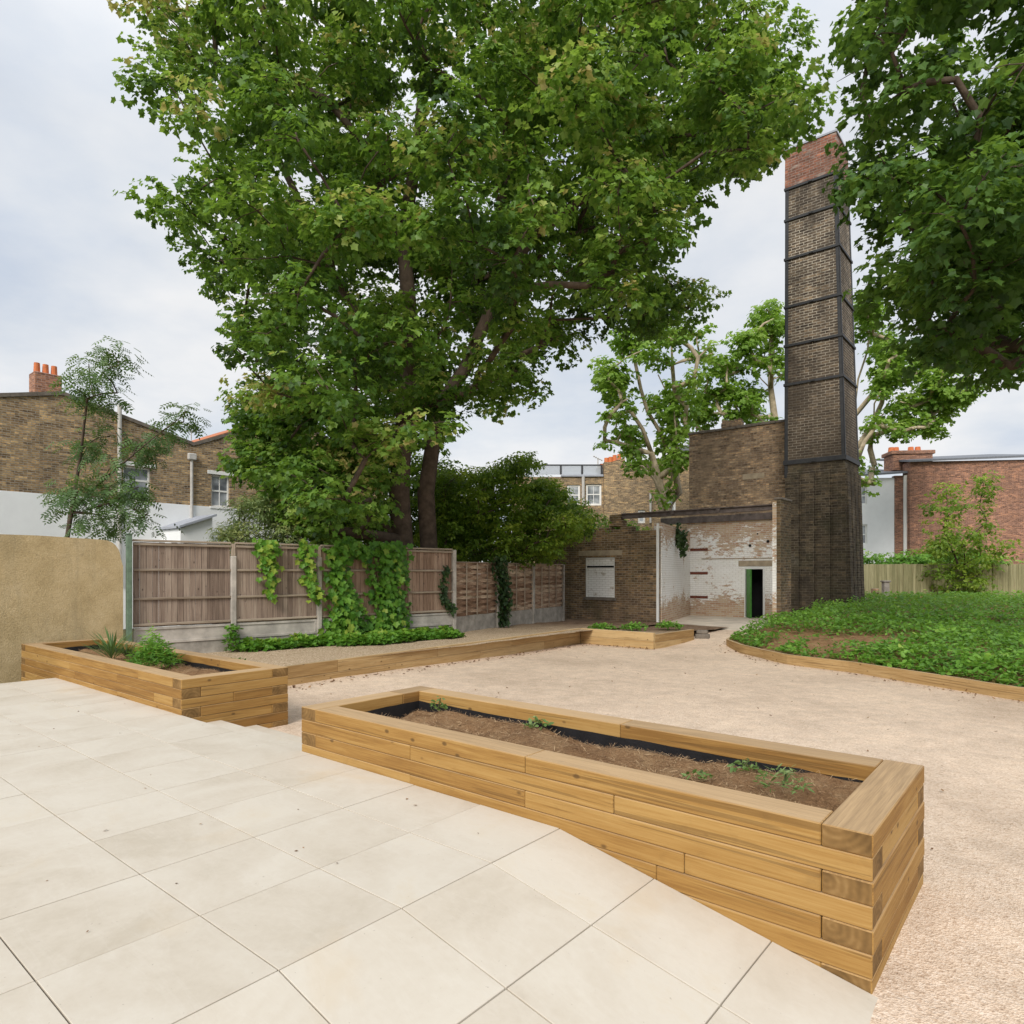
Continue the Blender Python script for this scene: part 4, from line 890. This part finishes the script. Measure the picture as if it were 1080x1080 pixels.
plane('c', 'pale plane tree whose boughs show right of the chimney', 36, [
    ('A', None, [(872, 640, 0), (878, 540, 0), (888, 500, 0), (905, 470, 0), (920, 447, 0), (930, 425, 0)]),
    ('B', ('A', 2), [(900, 440, 1), (925, 410, 1), (945, 392, 1)]),
    ('C', ('B', 0), [(905, 400, 1), (915, 370, 1), (918, 340, 1)])],
    [(912, 322, 15), (925, 335, 15), (915, 350, 12), (930, 365, 16), (948, 372, 16), (925, 388, 15), (945, 400, 16), (962, 388, 16), (930, 412, 14), (950, 425, 16), (968, 420, 16), (925, 445, 11), (945, 450, 12), (965, 440, 14), (985, 400, 16), (1000, 425, 16), (990, 445, 14), (1020, 410, 16), (908, 490, 9), (915, 505, 9), (980, 370, 16), (1010, 380, 16)], None)
# feathery tree at the left edge
cl = [(118, 372, 12), (112, 395, 12), (122, 410, 10), (128, 385, 8), (95, 380, 14), (82, 410, 13), (100, 425, 14), (125, 490, 15), (145, 475, 13), (160, 470, 13), (175, 455, 10), (188, 437, 10), (198, 430, 9), (192, 445, 8), (118, 520, 15), (135, 510, 15), (150, 515, 11), (120, 545, 16), (140, 540, 12), (155, 548, 9), (90, 470, 15), (82, 510, 16), (95, 540, 16), (68, 530, 14), (112, 460, 12)]
cent = np.array([at(px+rng.normal()*3, py+rng.normal()*3, 13.8+rng.uniform(-.9, .9)) for px, py, r in cl]); rd = np.array([r*13.8/F*1.15 for px, py, r in cl])
bA = at(62, 700, 14.0)
tree('feathery_tree', 'thin tree with feathery leaflets leaning over the tan wall at the left', 'tree', bA, [([bA, at(66, 600, 14), at(75, 540, 13.9), at(85, 480, 13.9), at(92, 420, 13.8)], -1), ([at(110, 505, 13.6), at(140, 480, 13.5), at(170, 455, 13.5)], 2)], cent, rd, 620, .25, T_PINN, M['leaf_ash'], M['bark'], r_tip=.010, rmax=.10, flat=.8, droop=.6, shade=.42, spread=.2, spray=5)
# shrubs
def shrub(name, label, poly, center, radii, n, rr, per, size, template, leafm, mind=.3, zmin=-.2, group=None, **kw):
    c = sample_crown(n, poly, center, radii, zmin=zmin, mind=mind, inset=rr*.55 if poly else 0); b = (center[0], center[1], -.3)
    return tree(name, label, 'shrub', b, [([b, (b[0]+.05, b[1], .5), (b[0], b[1]+.05, center[2])], -1)], c, rng.uniform(rr*.7, rr*1.15, len(c)), per, size, template, leafm, M['bark'], group, r_tip=.012, rmax=.09, **kw)
shrub('dense_bush', 'dense dark bush behind the woven fence spilling over its top', [(440, 480), (480, 490), (520, 484), (540, 476), (556, 468), (575, 498), (612, 520), (640, 552), (622, 562), (600, 572), (592, 592), (560, 596), (535, 600), (512, 598), (470, 592), (440, 590)], (-.2, 20.3, 2.9), (3.2, 1.9, 2.6), 190, .5, 1500, .11, T_OVATE, M['leaf_bush'], zmin=1.4, shade=.56, spread=.26)
shrub('leafy_backdrop_bush', 'mid green bush filling the gap behind the sycamore trunks', [(325, 500), (380, 470), (500, 465), (520, 600), (325, 600)], (-3.9, 22.3, 2.6), (3.6, 1.0, 2.8), 120, .6, 900, .14, T_OVATE, M['leaf_bush'], zmin=.2, shade=.55, spread=.2)
shrub('olive_bush', 'pale olive bush behind the fence in front of the white house wall', [(222, 560), (240, 535), (262, 512), (290, 515), (335, 540), (345, 600), (222, 600)], (-5.9, 16.3, 2.0), (1.5, .8, 1.9), 50, .38, 2600, .12, T_NARROW, M['leaf_olive'], zmin=.8, shade=.5, spread=.24, droop=.1)
shrub('garden_hedge_bush', 'rounded green shrub beyond the pale fence right of the chimney', None, (21.5, 34, 1.3), (5.0, .8, 1.3), 60, .8, 500, .2, T_OVATE, M['leaf_cover'], zmin=.0, mind=.6, shade=.45)
shrub('lime_green_bush', 'lime green bush glowing behind the ruin beam', [(600, 540), (700, 540), (700, 575), (600, 575)], (4.3, 26.5, 2.3), (2.0, .6, 1.2), 22, .5, 800, .15, T_OVATE, M['leaf_creeper'], zmin=.6, shade=.85, mind=.4)
shrub('young_tree', 'loose green tree beyond the pale fence at the right edge', None, (19.3, 28.5, 2.8), (1.7, 1.2, 2.9), 34, .62, 520, .17, T_OVATE, M['leaf_bush'], zmin=.6, mind=.5, shade=.62)

# ------------------------------------------------------------------ climbers
def climber(name, label, origin, direction, path, per, size, leafm, group, base=.55, template=T_MAPLE, thick=.14):
    """path: (px, py, halfwidth px) on a fence plane; leaves lie on the fence like shingles"""
    d = np.array(direction); nrm2 = np.array([d[1], -d[0]]); nodes = []
    for px, py, hw in path:
        t, Y = on_line(px, np.array(origin), d); nodes.append((t, zz(py, Y), hw*Y/F))
    b = np.array([*(np.array(origin)+d*nodes[-1][0]), 0.0]); root = thing(name, label, 'climbing plant', tuple(b), 0, group)
    P, Nn, T, S, R = [], [], [], [], []; mb = MB(); st = []
    for (t0, z0, w0), (t1, z1, w1) in zip(nodes[:-1], nodes[1:]):
        L = math.hypot(t1-t0, z1-z0); k = int(per*(L+.05)*(w0+w1)*1.25); f = rng.random(k); e = rng.normal(size=k)*.5; e = np.clip(e, -1.15, 1.15)
        w = w0+(w1-w0)*f; tx, tz = (z1-z0)/(L+1e-6), -(t1-t0)/(L+1e-6)
        tt = t0+(t1-t0)*f+e*w*abs(tx)+rng.normal(size=k)*.03; z = z0+(z1-z0)*f+e*w*abs(tz)+rng.normal(size=k)*.04
        dep = .07+np.abs(rng.normal(size=k))*thick*(1-.5*np.abs(e))
        p = np.array([*origin, 0])+tt[:, None]*np.array([*d, 0])+dep[:, None]*np.array([*nrm2, 0]); p[:, 2] = np.maximum(z, -.1); P.append(p-b)
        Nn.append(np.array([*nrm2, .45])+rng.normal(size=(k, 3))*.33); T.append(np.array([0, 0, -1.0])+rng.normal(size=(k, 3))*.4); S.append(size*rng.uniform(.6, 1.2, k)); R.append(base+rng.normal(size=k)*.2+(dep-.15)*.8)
    for off in (-.3, .2, .5):
        mb.tube([np.array([*(np.array(origin)+d*(t+off*w*.6)+nrm2*.062), z])-b for t, z, w in nodes], .009, 5)
    mb.build('stem', M['bark'], root, smooth=True, recalc=False); leaves('foliage', np.concatenate(P), np.concatenate(Nn), np.concatenate(T), np.concatenate(S), np.concatenate(R), template, leafm, root)
    return root
G = 'creepers hanging on the board fence'
climber('wall_creeper', 'short tapering tuft of creeper hanging from the fence top, leftmost', FP, FD, [(277, 568, 13), (277, 585, 12), (281, 605, 8), (283, 631, 3)], 300, .135, M['leaf_creeper'], G, .72)
climber('wall_creeper', 'thin creeper strand hanging beside the third post of the fence', FP, FD, [(316, 568, 7), (320, 590, 7), (324, 612, 6), (330, 627, 7), (338, 630, 3)], 300, .13, M['leaf_creeper'], G, .72)
climber('wall_creeper', 'tall creeper with an arm reaching right along the fence top', FP, FD, [(388, 588, 7), (372, 578, 9), (352, 577, 14), (352, 600, 13), (358, 625, 13), (362, 645, 20), (358, 668, 30)], 330, .14, M['leaf_creeper'], G, .55)
climber('wall_creeper', 'broadest creeper curtain covering the fence from top to ground', FP, FD, [(408, 572, 22), (407, 600, 21), (408, 640, 21), (404, 668, 26)], 360, .14, M['leaf_creeper'], G, .5)
climber('ivy_strand', 'thin dark ivy strand at the right end of the board fence', FP, FD, [(468, 598, 4), (465, 615, 4), (466, 632, 4), (473, 640, 5), (477, 644, 5)], 520, .085, M['leaf_ivy'], 'ivy', .55, thick=.05)
climber('ivy_column', 'thick dark ivy column climbing the woven fence', WP, WDir, [(520, 588, 13), (526, 610, 12), (529, 640, 11), (526, 658, 8)], 420, .11, M['leaf_ivy'], 'ivy', .4, thick=.12)
climber('hanging_ivy', 'small ivy tuft hanging over the whitewashed wall under the beam', np.array(W(-10, RV))+BX*2.6-AX*.7, AX, [(706, 559, 5), (718, 560, 8), (721, 572, 6), (722, 586, 3)], 300, .13, M['leaf_ivy'], 'ivy', .55, thick=.08)
def low_patch(name, label, pts, size, leafm, n, cat='plant', h=.15, group=None, template=T_OVATE, base=.6):
    """pts: list of (x, y, z, radius) mounds of leaves on the ground"""
    b = np.array(pts[0][:3]); root = thing(name, label, cat, tuple(b), 0, group); P = []; R = []
    tot = sum(p[3]**2 for p in pts)
    for (x, y, z, r) in pts:
        k = int(n*r*r/tot); a = rng.uniform(0, 2*PI, k); q = np.sqrt(rng.random(k)); hh = h*rng.uniform(.5, 1.2)*(1-q**2*.8)*rng.random(k)**.5
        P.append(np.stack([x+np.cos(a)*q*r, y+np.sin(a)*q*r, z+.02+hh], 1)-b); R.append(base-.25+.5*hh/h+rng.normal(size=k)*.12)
    P = np.concatenate(P); k = len(P)
    leaves('foliage', P, np.array([0, 0, 1.0])+rng.normal(size=(k, 3))*.5, rng.normal(size=(k, 3))*np.array([1, 1, .4]), size*rng.uniform(.6, 1.2, k), np.concatenate(R), template, leafm, root)
    mb = MB()
    run_ = [np.array([x, y, z+.03])-b for (x, y, z, r) in pts]
    if len(run_) == 1: run_.append(run_[0]+np.array([.02, 0, h*.6]))
    mb.tube(run_, .006, 5)
    mb.build('stem', M['stem'], root, recalc=False)
    return root
pts = []
for px in range(262, 462, 9):
    t, Y = on_line(px, FP, FD); q = FP+FD*t+np.array([.666, -.746])*(.25+rng.uniform(0, .25)); pts.append((q[0], q[1], -.07, .28))
    if 345 < px < 455: q = FP+FD*t+np.array([.666, -.746])*(.75+rng.uniform(0, .3)); pts.append((q[0], q[1], -.06, .3))
low_patch('creeping_plant', 'bright green creeper spreading over the ground at the fence foot', pts, .11, M['leaf_creeper'], 7500, 'plant', .2, base=.62, template=T_MAPLE)
t, Y = on_line(242, FP, FD); q = FP+FD*t+np.array([.666, -.746])*.2
low_patch('post_weed', 'upright leafy weed growing against the second fence post', [(q[0], q[1], -.08+k*.13, .14) for k in range(4)], .09, M['leaf_creeper'], 260, 'weed', .14)
# planter plants
def in_planter(px, py, z):
    Y = (CAMZ-z)*F/(py-HY); return ((px-CX)/F*Y, Y, z)
for lab, px, py, r, n, hh, mm, sz in (
    ('bushy mid green plant growing in the shorter planter', 166, 704, .34, 1500, .46, 'leaf_cover', .085),
    ('small grey-green seedling near the front corner of the shorter planter', 252, 703, .13, 60, .13, 'weed', .08),):
    x, y, z = in_planter(px, py, PT-.12)
    low_patch('bedding_plant', lab, [(x+random.uniform(-.1, .1)*r*2, y+random.uniform(-.1, .1)*r*2, z, r*random.uniform(.6, 1)) for _ in range(6 if n > 100 else 1)], sz, M[mm], n, 'plant', hh, base=.5, template=T_NARROW if n > 100 else T_OVATE)
def tuft(label, px, py, z, blades, size, leafm, name='weed', lean=.8, Y=None, group=None):
    x, y, z = in_planter(px, py, z) if Y is None else ((px-CX)/F*Y, Y, z)
    root = thing(name, label, 'weed', (x, y, z-.01), rng.uniform(0, 6), group); a = rng.uniform(0, 2*PI, blades)
    up = rng.uniform(.25, 1.2, blades); T = np.stack([np.cos(a), np.sin(a), up*lean], 1); Nn = np.stack([-np.cos(a)*up, -np.sin(a)*up, np.ones(blades)], 1)
    P = np.stack([np.cos(a)*.01, np.sin(a)*.01, np.full(blades, .012)+rng.random(blades)*size*.4], 1)
    leaves('leaf_rosette', P, Nn, T, size*rng.uniform(.5, 1.2, blades), rng.normal(.5, .2, blades), T_BLADE if size > .13 else T_NARROW, leafm, root)
    mb = MB(); mb.tube([(0, 0, -.03), (0, 0, .04), (.01, 0, size*.5)], [.005, .004, .002], 5); mb.build('stem', M['stem'], root, recalc=False)
    return root
for lab, px, py, r, n, hh, sz in (('largest weed in the long planter, a leafy clump near its right end', 826, 834, .13, 130, .12, .05), ('leggy seedling at the left end of the long planter', 462, 751, .07, 34, .15, .05),
        ('weed in the middle of the long planter beside its far board', 566, 769, .09, 60, .07, .045), ('small pale weed left of the largest clump in the long planter', 786, 814, .08, 46, .08, .04), ('tiny flat weed near the front board of the long planter', 737, 823, .07, 46, .05, .035)):
    x, y, z = in_planter(px, py, PT-.105); low_patch('weed', lab, [(x, y, z, r)], sz, M['weed'], n, 'weed', hh, template=T_NARROW if r > .1 else T_OVATE, base=.6)
tuft('dark grassy tuft in the shorter planter at the left edge of the yard', 118, 697, PT-.13, 90, .42, M['leaf_ash'], 'grass_tuft', lean=2.6)
tuft('low dark grassy tuft beside the bushy plant in the shorter planter', 134, 695, PT-.13, 80, .26, M['leaf_ash'], 'grass_tuft', lean=1.8)
for lab, px, py in (('leafy weed in the border under the bricked-up window', 634, 659), ('leafy weed in the border near the brick wall corner', 668, 661), ('wide leafy weed in the border end by the whitewashed opening', 707, 661)):
    Y = 17.4 if px < 690 else 17.8; x = (px-CX)/F*Y; zb = -.06
    low_patch('border_weed', lab, [(x+k*.16-.16, Y+rng.uniform(-.1, .2), zb, .22) for k in range(3)], .10, M['leaf_cover'], 240, 'weed', .22)
def scatter_litter(name, label, n, fn, size, leafm=M['litter'], template=T_OVATE):
    P = np.array([fn() for _ in range(n)]); nr = np.array([0, 0, 1.0])+rng.normal(size=(n, 3))*.3
    o = leaves(name, P, nr, rng.normal(size=(n, 3))*np.array([1, 1, .1]), size*rng.uniform(.4, 1.2, n), rng.random(n), template, leafm); o['kind'] = 'stuff'; o['label'] = label; o['category'] = 'leaf litter'
def on_gravel():
    s, v = rng.uniform(-9.4, 3.5), rng.uniform(4.6, 18) ; z = float(gz(s, v))+.012; return (*W(s, v), z)
def by_edge():
    f = rng.random(); s, v = -9.0-.54*f+abs(rng.normal())*.16, 5+9.4*f
    if rng.random() < .3: s, v = rng.uniform(-9.5, -7.5), 14.36-abs(rng.normal())*.12
    return (*W(s, v), float(gz(s, v))+.015)
def on_paving():
    u, v = rng.uniform(2.4, 8), rng.uniform(.3, 3.0); return (*W(-u, v), .004)
def by_mound():
    y = rng.uniform(9, 17); x = float(xc(y))-.06-abs(rng.normal())*.2; s, v = SV(x, y); return (x, y, float(gz(s, v))+.015)
scatter_litter('leaf_litter', 'scattered small dry leaves on the gravel', 240, on_gravel, .04)
scatter_litter('leaf_litter', 'drift of dry leaves along the foot of the sleeper edging', 420, by_edge, .06)
scatter_litter('leaf_litter', 'few dry leaf scraps lying on the paving', 40, on_paving, .024)
scatter_litter('leaf_litter', 'dry leaves along the curved board edging', 160, by_mound, .06)

# ------------------------------------------------------------------ houses
def window(parent, x0, x1, z0, z1, y, name='sash_window', bars=((.5,), ()), fr=.07):
    mb = MB()
    for (a, b, c, d) in ((x0, x0+fr, z0, z1), (x1-fr, x1, z0, z1), (x0+fr, x1-fr, z1-fr, z1), (x0+fr, x1-fr, z0, z0+fr)): mb.box((a+.002, y, c+.002), (b-.002, y+.07, d-.002), 0, .006)
    for f in bars[0]: z = z0+(z1-z0)*f; mb.box((x0+fr, y+.006, z-.035), (x1-fr, y+.065, z+.035), 0, .005)
    for f in bars[1]: x = x0+(x1-x0)*f; mb.box((x-.018, y+.012, z0+fr), (x+.018, y+.06, z1-fr), 2, .004)
    w = mb.build(name, M['white'], parent); mb = MB(); mb.box((x0+fr*.8, y+.03, z0+fr*.8), (x1-fr*.8, y+.042, z1-fr*.8), 0, .001); mb.build('pane', M['glass'], w); return w
# butterfly-roof terrace on the left
HP = np.array(at(204, 604, 26)[:2]); HD = BX; HRZ = math.atan2(BX[1], BX[0])
house = thing('terraced_house', 'yellow brick terrace with V-shaped butterfly parapet and white painted ground floor', 'house', (*HP, 0), HRZ)
def hx(px): t, Y = on_line(px, HP, HD); return t, Y
xL, YL = hx(60); xv, Yv = hx(204); xpk, Ypk = hx(300); xRt, YR = hx(420)
zv = zz(470, Yv); zl = zz(433, hx(108)[1]); slope = (zl-zv)/(-hx(108)[0]); zw = zz(533, Yv)
xg0 = -4.4; zg0 = zv+slope*4.4; _x, _Y = hx(258); slr = (zz(455, _Y)-zv)/_x; xg1 = 4.4; zg1 = zv+slr*4.4
w1a, Y1 = hx(223); w1b, _ = hx(242.5); w1z1, w1z0 = zz(500, Y1), zz(535, Y1)
w2a, Y2 = hx(143); w2b, _ = hx(159); w2z1, w2z0 = zz(492, Y2), zz(516, Y2)
w2a = w2b-.95; w2z0 = w2z1-1.25
mb = MB(); zflat = zv-.45
wallgrid(mb, -9.5, 9.5, zw, zflat, 0, .3, [(w1a, w1b, max(w1z0, zw+.02), w1z1), (w2a, w2b, w2z0, w2z1)])
mb.prism([(-9.5, zflat), (9.5, zflat), (9.5, zv+.0), (8.8, zv), (xg1, zg1), (0, zv), (xg0, zg0), (-8.8, zv), (-9.5, zv)], 0, .3)
hw_ = mb.build('wall', M['stock_yellow'], house)
mb = MB(); mb.box((-9.5, -.04, -.6), (9.5, .26, zw-.003), 0, .004); mb.build('white_ground_floor', M['render_white'], house)
mb = MB()
for (xa, za, xb2, zb) in ((-8.8, zv, xg0, zg0), (xg0, zg0, 0, zv), (0, zv, xg1, zg1), (xg1, zg1, 8.8, zv)):
    n = 6
    for k in range(n):
        f0, f1 = k/n, (k+1)/n; a = (xa+(xb2-xa)*f0, za+(zb-za)*f0); b = (xa+(xb2-xa)*f1, za+(zb-za)*f1)
        mb.prism([(a[0], a[1]+.003), (b[0]-.004, b[1]+.003), (b[0]-.004, b[1]+.13), (a[0], a[1]+.13)], -.05, .35)
mb.build('parapet_coping', M['stone'], house)
mb = MB()
for (xa, za, xb2, zb) in ((xg1, zg1, .4, zv+.1), (xg1, zg1, 8.8, zv)):
    lo, hi = sorted(((xa, za), (xb2, zb)))
    mb.prism([(lo[0], lo[1]+.14), (hi[0], hi[1]+.14), (hi[0], hi[1]+.26), (lo[0], lo[1]+.2)], .4, 7)
mb.build('tiled_roof', M['tile'], house)
for (a, b, c, d) in ((w1a, w1b, max(w1z0, zw+.02), w1z1), (w2a, w2b, w2z0, w2z1)):
    wn_ = window(house, a, b, c, d, .09, bars=((.5,), (.5,)) if a > 0 else ((.6,), ()))
    mb = MB(); mb.box((a-.16, -.03, d+.003), (b+.16, .06, d+.15), 0, .008); mb.build('lintel', M['white'], wn_)
    mb = MB(); mb.box((a-.08, -.07, c-.09), (b+.08, .08, c-.003), 0, .008); mb.build('sill', M['white'], wn_)
mb = MB(); pxn = hx(201)[0]; mb.tube([(pxn, -.09, .8), (pxn, -.09, zz(486, Yv))], .055, 10); mb.box((pxn-.16, -.2, zz(486, Yv)), (pxn+.16, -.045, zz(479, Yv)), 2, .03); mb.build('downpipe', M['pipe'], house)
mb = MB(); q = hx(125)[0]; Yq = hx(125)[1]; mb.tube([(q, -.1, zz(480, Yq)), (q, -.1, zz(427, Yq))], .07, 10); mb.tube([(q, -.1, 1.0), (q, -.1, zz(480, Yq))], .065, 10); mb.build('soil_pipe', M['pipe'], house)
mb = MB(); q = hx(205.5)[0]; mb.tube([(q, .3, zv), (q, .3, zz(447, Yv))], .025, 6); mb.tube([(q-.3, .3, zz(448, Yv)), (q+.02, .3, zz(447, Yv))], .018, 5); mb.build('aerial_pole', M['pipe'], house)
mb = MB(); a = hx(170)[0]; b = hx(203)[0]; mb.prism([(a, -.6), (b, -.6), (b, zz(547, Yv)), (a, zz(558, Y2))], -1.6, -.045); lt = mb.build('lean_to', M['render_white'], house)
mb = MB(); mb.prism([(a-.1, zz(558, Y2)+.01), (b+.1, zz(547, Yv)+.01), (b+.1, zz(547, Yv)+.09), (a-.1, zz(558, Y2)+.09)], -1.75, -.045); mb.build('lean_to_roof', M['lead'], lt)
mb = MB(); mb.box((-8, .31, -.6), (8, 7, zv-.6), 0, .02); mb.build('house_body', M['stock_yellow'], house)
# chimney stack on the far left gable
mb = MB(); mb.box((xg0-.7, .4, zg0-.8), (xg0+.1, 1.0, zg0+.75), 0, .02); cs = mb.build('chimney_stack', M['redhouse'], house)
mb = MB()
for k in range(3): mb.tube([(xg0-.55+k*.25, .7, zg0+.752), (xg0-.55+k*.25, .7, zg0+1.1)], [.1, .085], 10)
mb.build('chimney_pots', M['terracotta'], cs)
# house in the middle distance with a roof terrace
HY2 = 44.0
mh = thing('brick_house', 'yellow brick house with glass roof terrace and orange chimney pots behind the ruin', 'house', (*at(600, 604, HY2)[:2], 0), .0)
def mx(px): return (px-600)/F*HY2
zm = lambda py: zz(py, HY2)
mb = MB(); wins = [(mx(598), mx(612), zm(533), zm(511)), (mx(618), mx(634.5), zm(533), zm(510.5)), (mx(672), mx(680), zm(552), zm(538)), (mx(700), mx(712), zm(541), zm(526))]
wallgrid(mb, mx(540), mx(636.5), -.6, zm(503), 0, .4, wins[:2]); mb.build('wall', M['stock_yellow'], mh, recalc=False)
mb = MB(); wallgrid(mb, mx(636.6), mx(745), -.6, zm(488), -.25, .4, wins[2:]); mb.build('gable_wall', M['stock_yellow'], mh, recalc=False)
mb = MB(); mb.prism([(mx(688), zm(488)), (mx(745), zm(488)), (mx(745), zm(470)), (mx(720), zm(470))], -.2, 6); mb.build('roof', M['slate'], mh)
for i, w in enumerate(wins): window(mh, *w, .1 if i < 2 else -.15, bars=((.52,), (.5,)) if i == 1 else ((.5,), ()), fr=.13)
mb = MB(); mb.box((mx(592), -.12, zm(503)), (mx(636.4), .5, zm(500.5)), 0, .02); mb.build('terrace_edge', M['lead'], mh)
for i, (a, b) in enumerate(((556, 591), (592, 613), (615, 634))): mb = MB(); mb.box((mx(a), .02, zm(500.4)), (mx(b), .05, zm(491)), 0, .004); mb.build('balustrade_panel', M['balustrade'], mh)
mb = MB()
for p in (591.5, 614, 634.5): mb.box((mx(p)-.06, -.03, zm(500.4)), (mx(p)+.06, .1, zm(490)), 2, .01)
mb.box((mx(556), -.02, zm(490.9)), (mx(634), .09, zm(489.8)), 0, .01); mb.build('balustrade_rail', M['iron'], mh)
mb = MB(); mb.prism([(mx(633), zm(500.4)), (mx(657), zm(500.4)), (mx(657), zm(485)), (mx(633), zm(493))], .5, 1.8); cs = mb.build('chimney_stack', M['lead'], mh)
mb = MB(); mb.box((mx(657), .45, zm(500)), (mx(660.5), 1.85, zm(483)), 0, .02); mb.prism([(mx(632), zm(493)+.004), (mx(660), zm(484.4)+.004), (mx(660), zm(481.5)), (mx(632), zm(490.5))], .4, 1.9); mb.build('stack_cap', M['stock_yellow'], cs)
for p, t in ((637, 486.5), (642, 480), (646.5, 479), (651, 477), (656, 476)): mb = MB(); mb.tube([(mx(p), 1.1, zm(490)), (mx(p), 1.1, zm(t))], [.17, .14], 10); mb.build('chimney_pot', M['terracotta'], cs)
mb = MB(); mb.tube([(mx(632), .7, zm(500)), (mx(632), .7, zm(482))], .04, 6); mb.tube([(mx(627), .7, zm(479)), (mx(637), .7, zm(484))], .03, 5)
for k in range(5): q = 628+k*2; mb.tube([(mx(q), .5, zm(479.5+k)), (mx(q), .95, zm(479.5+k))], .018, 4)
mb.build('aerial', M['pipe'], mh)
mb = MB(); mb.tube([(mx(615), -.1, zm(534)), (mx(615), -.1, zm(503))], .1, 8); mb.build('downpipe', M['pipe'], mh); mb = MB(); mb.tube([(mx(685), -.32, zm(552)), (mx(685), -.32, zm(521))], .07, 8); mb.build('downpipe', M['pipe'], mh)
# white-gabled house at right
HY3 = 44.0
rh = thing('gabled_house', 'red brick house with white rendered side and slate roof right of the chimney', 'house', (*at(930, 604, HY3)[:2], 0), -.12)
rx = lambda px: (px-930)/F*HY3; zr = lambda py: zz(py, HY3)
mb = MB(); wr = [(rx(909), rx(915.5), zr(532), zr(513)), (rx(909), rx(915.5), zr(574), zr(553))]
wallgrid(mb, rx(890), rx(942.5), -.6, zr(504), 0, .4, wr); mb.build('rendered_wall', M['render_white'], rh, recalc=False)
for w in wr: window(rh, *w, .08, bars=((.5,), ()), fr=.1)
mb = MB(); wallgrid(mb, rx(942.6), rx(953.4), -.6, zr(502), -.05, .4, []); wallgrid(mb, rx(953.5), rx(1075), -.6, zr(489), -.6, .4, []); mb.build('wall', M['redhouse'], rh, recalc=False)
mb = MB(); mb.add([(rx(885), -.35, zr(504)), (rx(956), -.35, zr(500)), (rx(956), 5, zr(485)), (rx(885), 5, zr(486)), (rx(885), -.35, zr(502)), (rx(956), -.35, zr(498)), (rx(956), 5, zr(483)), (rx(885), 5, zr(484))], [[0, 1, 2, 3], [4, 5, 6, 7], [0, 1, 5, 4], [1, 2, 6, 5], [2, 3, 7, 6], [3, 0, 4, 7]]); mb.build('roof', M['slate'], rh)
mb = MB(); mb.add([(rx(951), -.9, zr(490)), (rx(1080), -.9, zr(487)), (rx(1080), 5, zr(470)), (rx(951), 5, zr(473)), (rx(951), -.9, zr(488)), (rx(1080), -.9, zr(485)), (rx(1080), 5, zr(468)), (rx(951), 5, zr(471))], [[0, 1, 2, 3], [4, 5, 6, 7], [0, 1, 5, 4], [1, 2, 6, 5], [2, 3, 7, 6], [3, 0, 4, 7]]); mb.build('roof', M['slate'], rh)
mb = MB(); mb.box((rx(945), .6, zr(495)), (rx(985), 2.0, zr(478)), 0, .03); mb.box((rx(943), .5, zr(478)+.004), (rx(987), 2.1, zr(474)), 0, .03); cs = mb.build('chimney_stack', M['redhouse'], rh)
for p in (948, 953, 968, 975): mb = MB(); mb.tube([(rx(p), 1.3, zr(474)), (rx(p), 1.3, zr(468.5))], [.2, .16], 10); mb.build('chimney_pot', M['terracotta'], cs)
mb = MB(); mb.tube([(rx(952.3), -.14, -.4), (rx(952.3), -.14, zr(502))], .12, 8); mb.build('downpipe', M['white'], rh)
# pale fence at the right
rf = thing('garden_fence', 'pale greenish close-board fence right of the chimney base', 'fence', (*at(908, 604, 29)[:2], .2), -.03)
x = 0; k = 0; tp_ = zz(595, 29)-.2; bt_ = zz(628, 29)-.2
for pnl in range(6):
    mb = MB(); xx = x
    while xx < x+1.78:
        mb.box((xx, 0+random.uniform(-.004, .004), bt_), (xx+.106, .02, tp_+random.uniform(-.012, .012)), 2, .003); xx += .111
    mb.build('board_panel', M['pale_fence'], rf)
    mb = MB(); mb.box((x+1.785, -.05, bt_-.4), (x+1.885, .05, tp_+.03), 2, .008); mb.build('post', M['pale_fence'], rf); x += 1.9
m = MB(); m.box((-.2, -.15, -.3), (.2, .15, .52), 0, .02); m.box((-.42, -.2, -.3), (-.205, .2, .18), 0, .03); m.box((.0, -.12, .522), (.18, .13, .72), 0, .02)
o = m.build('brick_stub', M['tall']); o.location = at(921, 640, 26); o.rotation_euler = (0, 0, .3); tag(o, 'broken masonry stub in the ground cover beside the chimney base', 'masonry')
m = MB(); m.box((-.11, -.11, -.4), (.11, .11, 1.0), 2, .015); m.box((-.15, -.15, 1.002), (.15, .15, 1.06), 2, .015); o = m.build('gate_post', M['concrete_dark']); o.location = at(934, 640, 27); tag(o, 'short grey post standing before the pale fence', 'post')
print('objects', len(bpy.data.objects), 'polys', sum(len(m.polygons) for m in bpy.data.meshes))
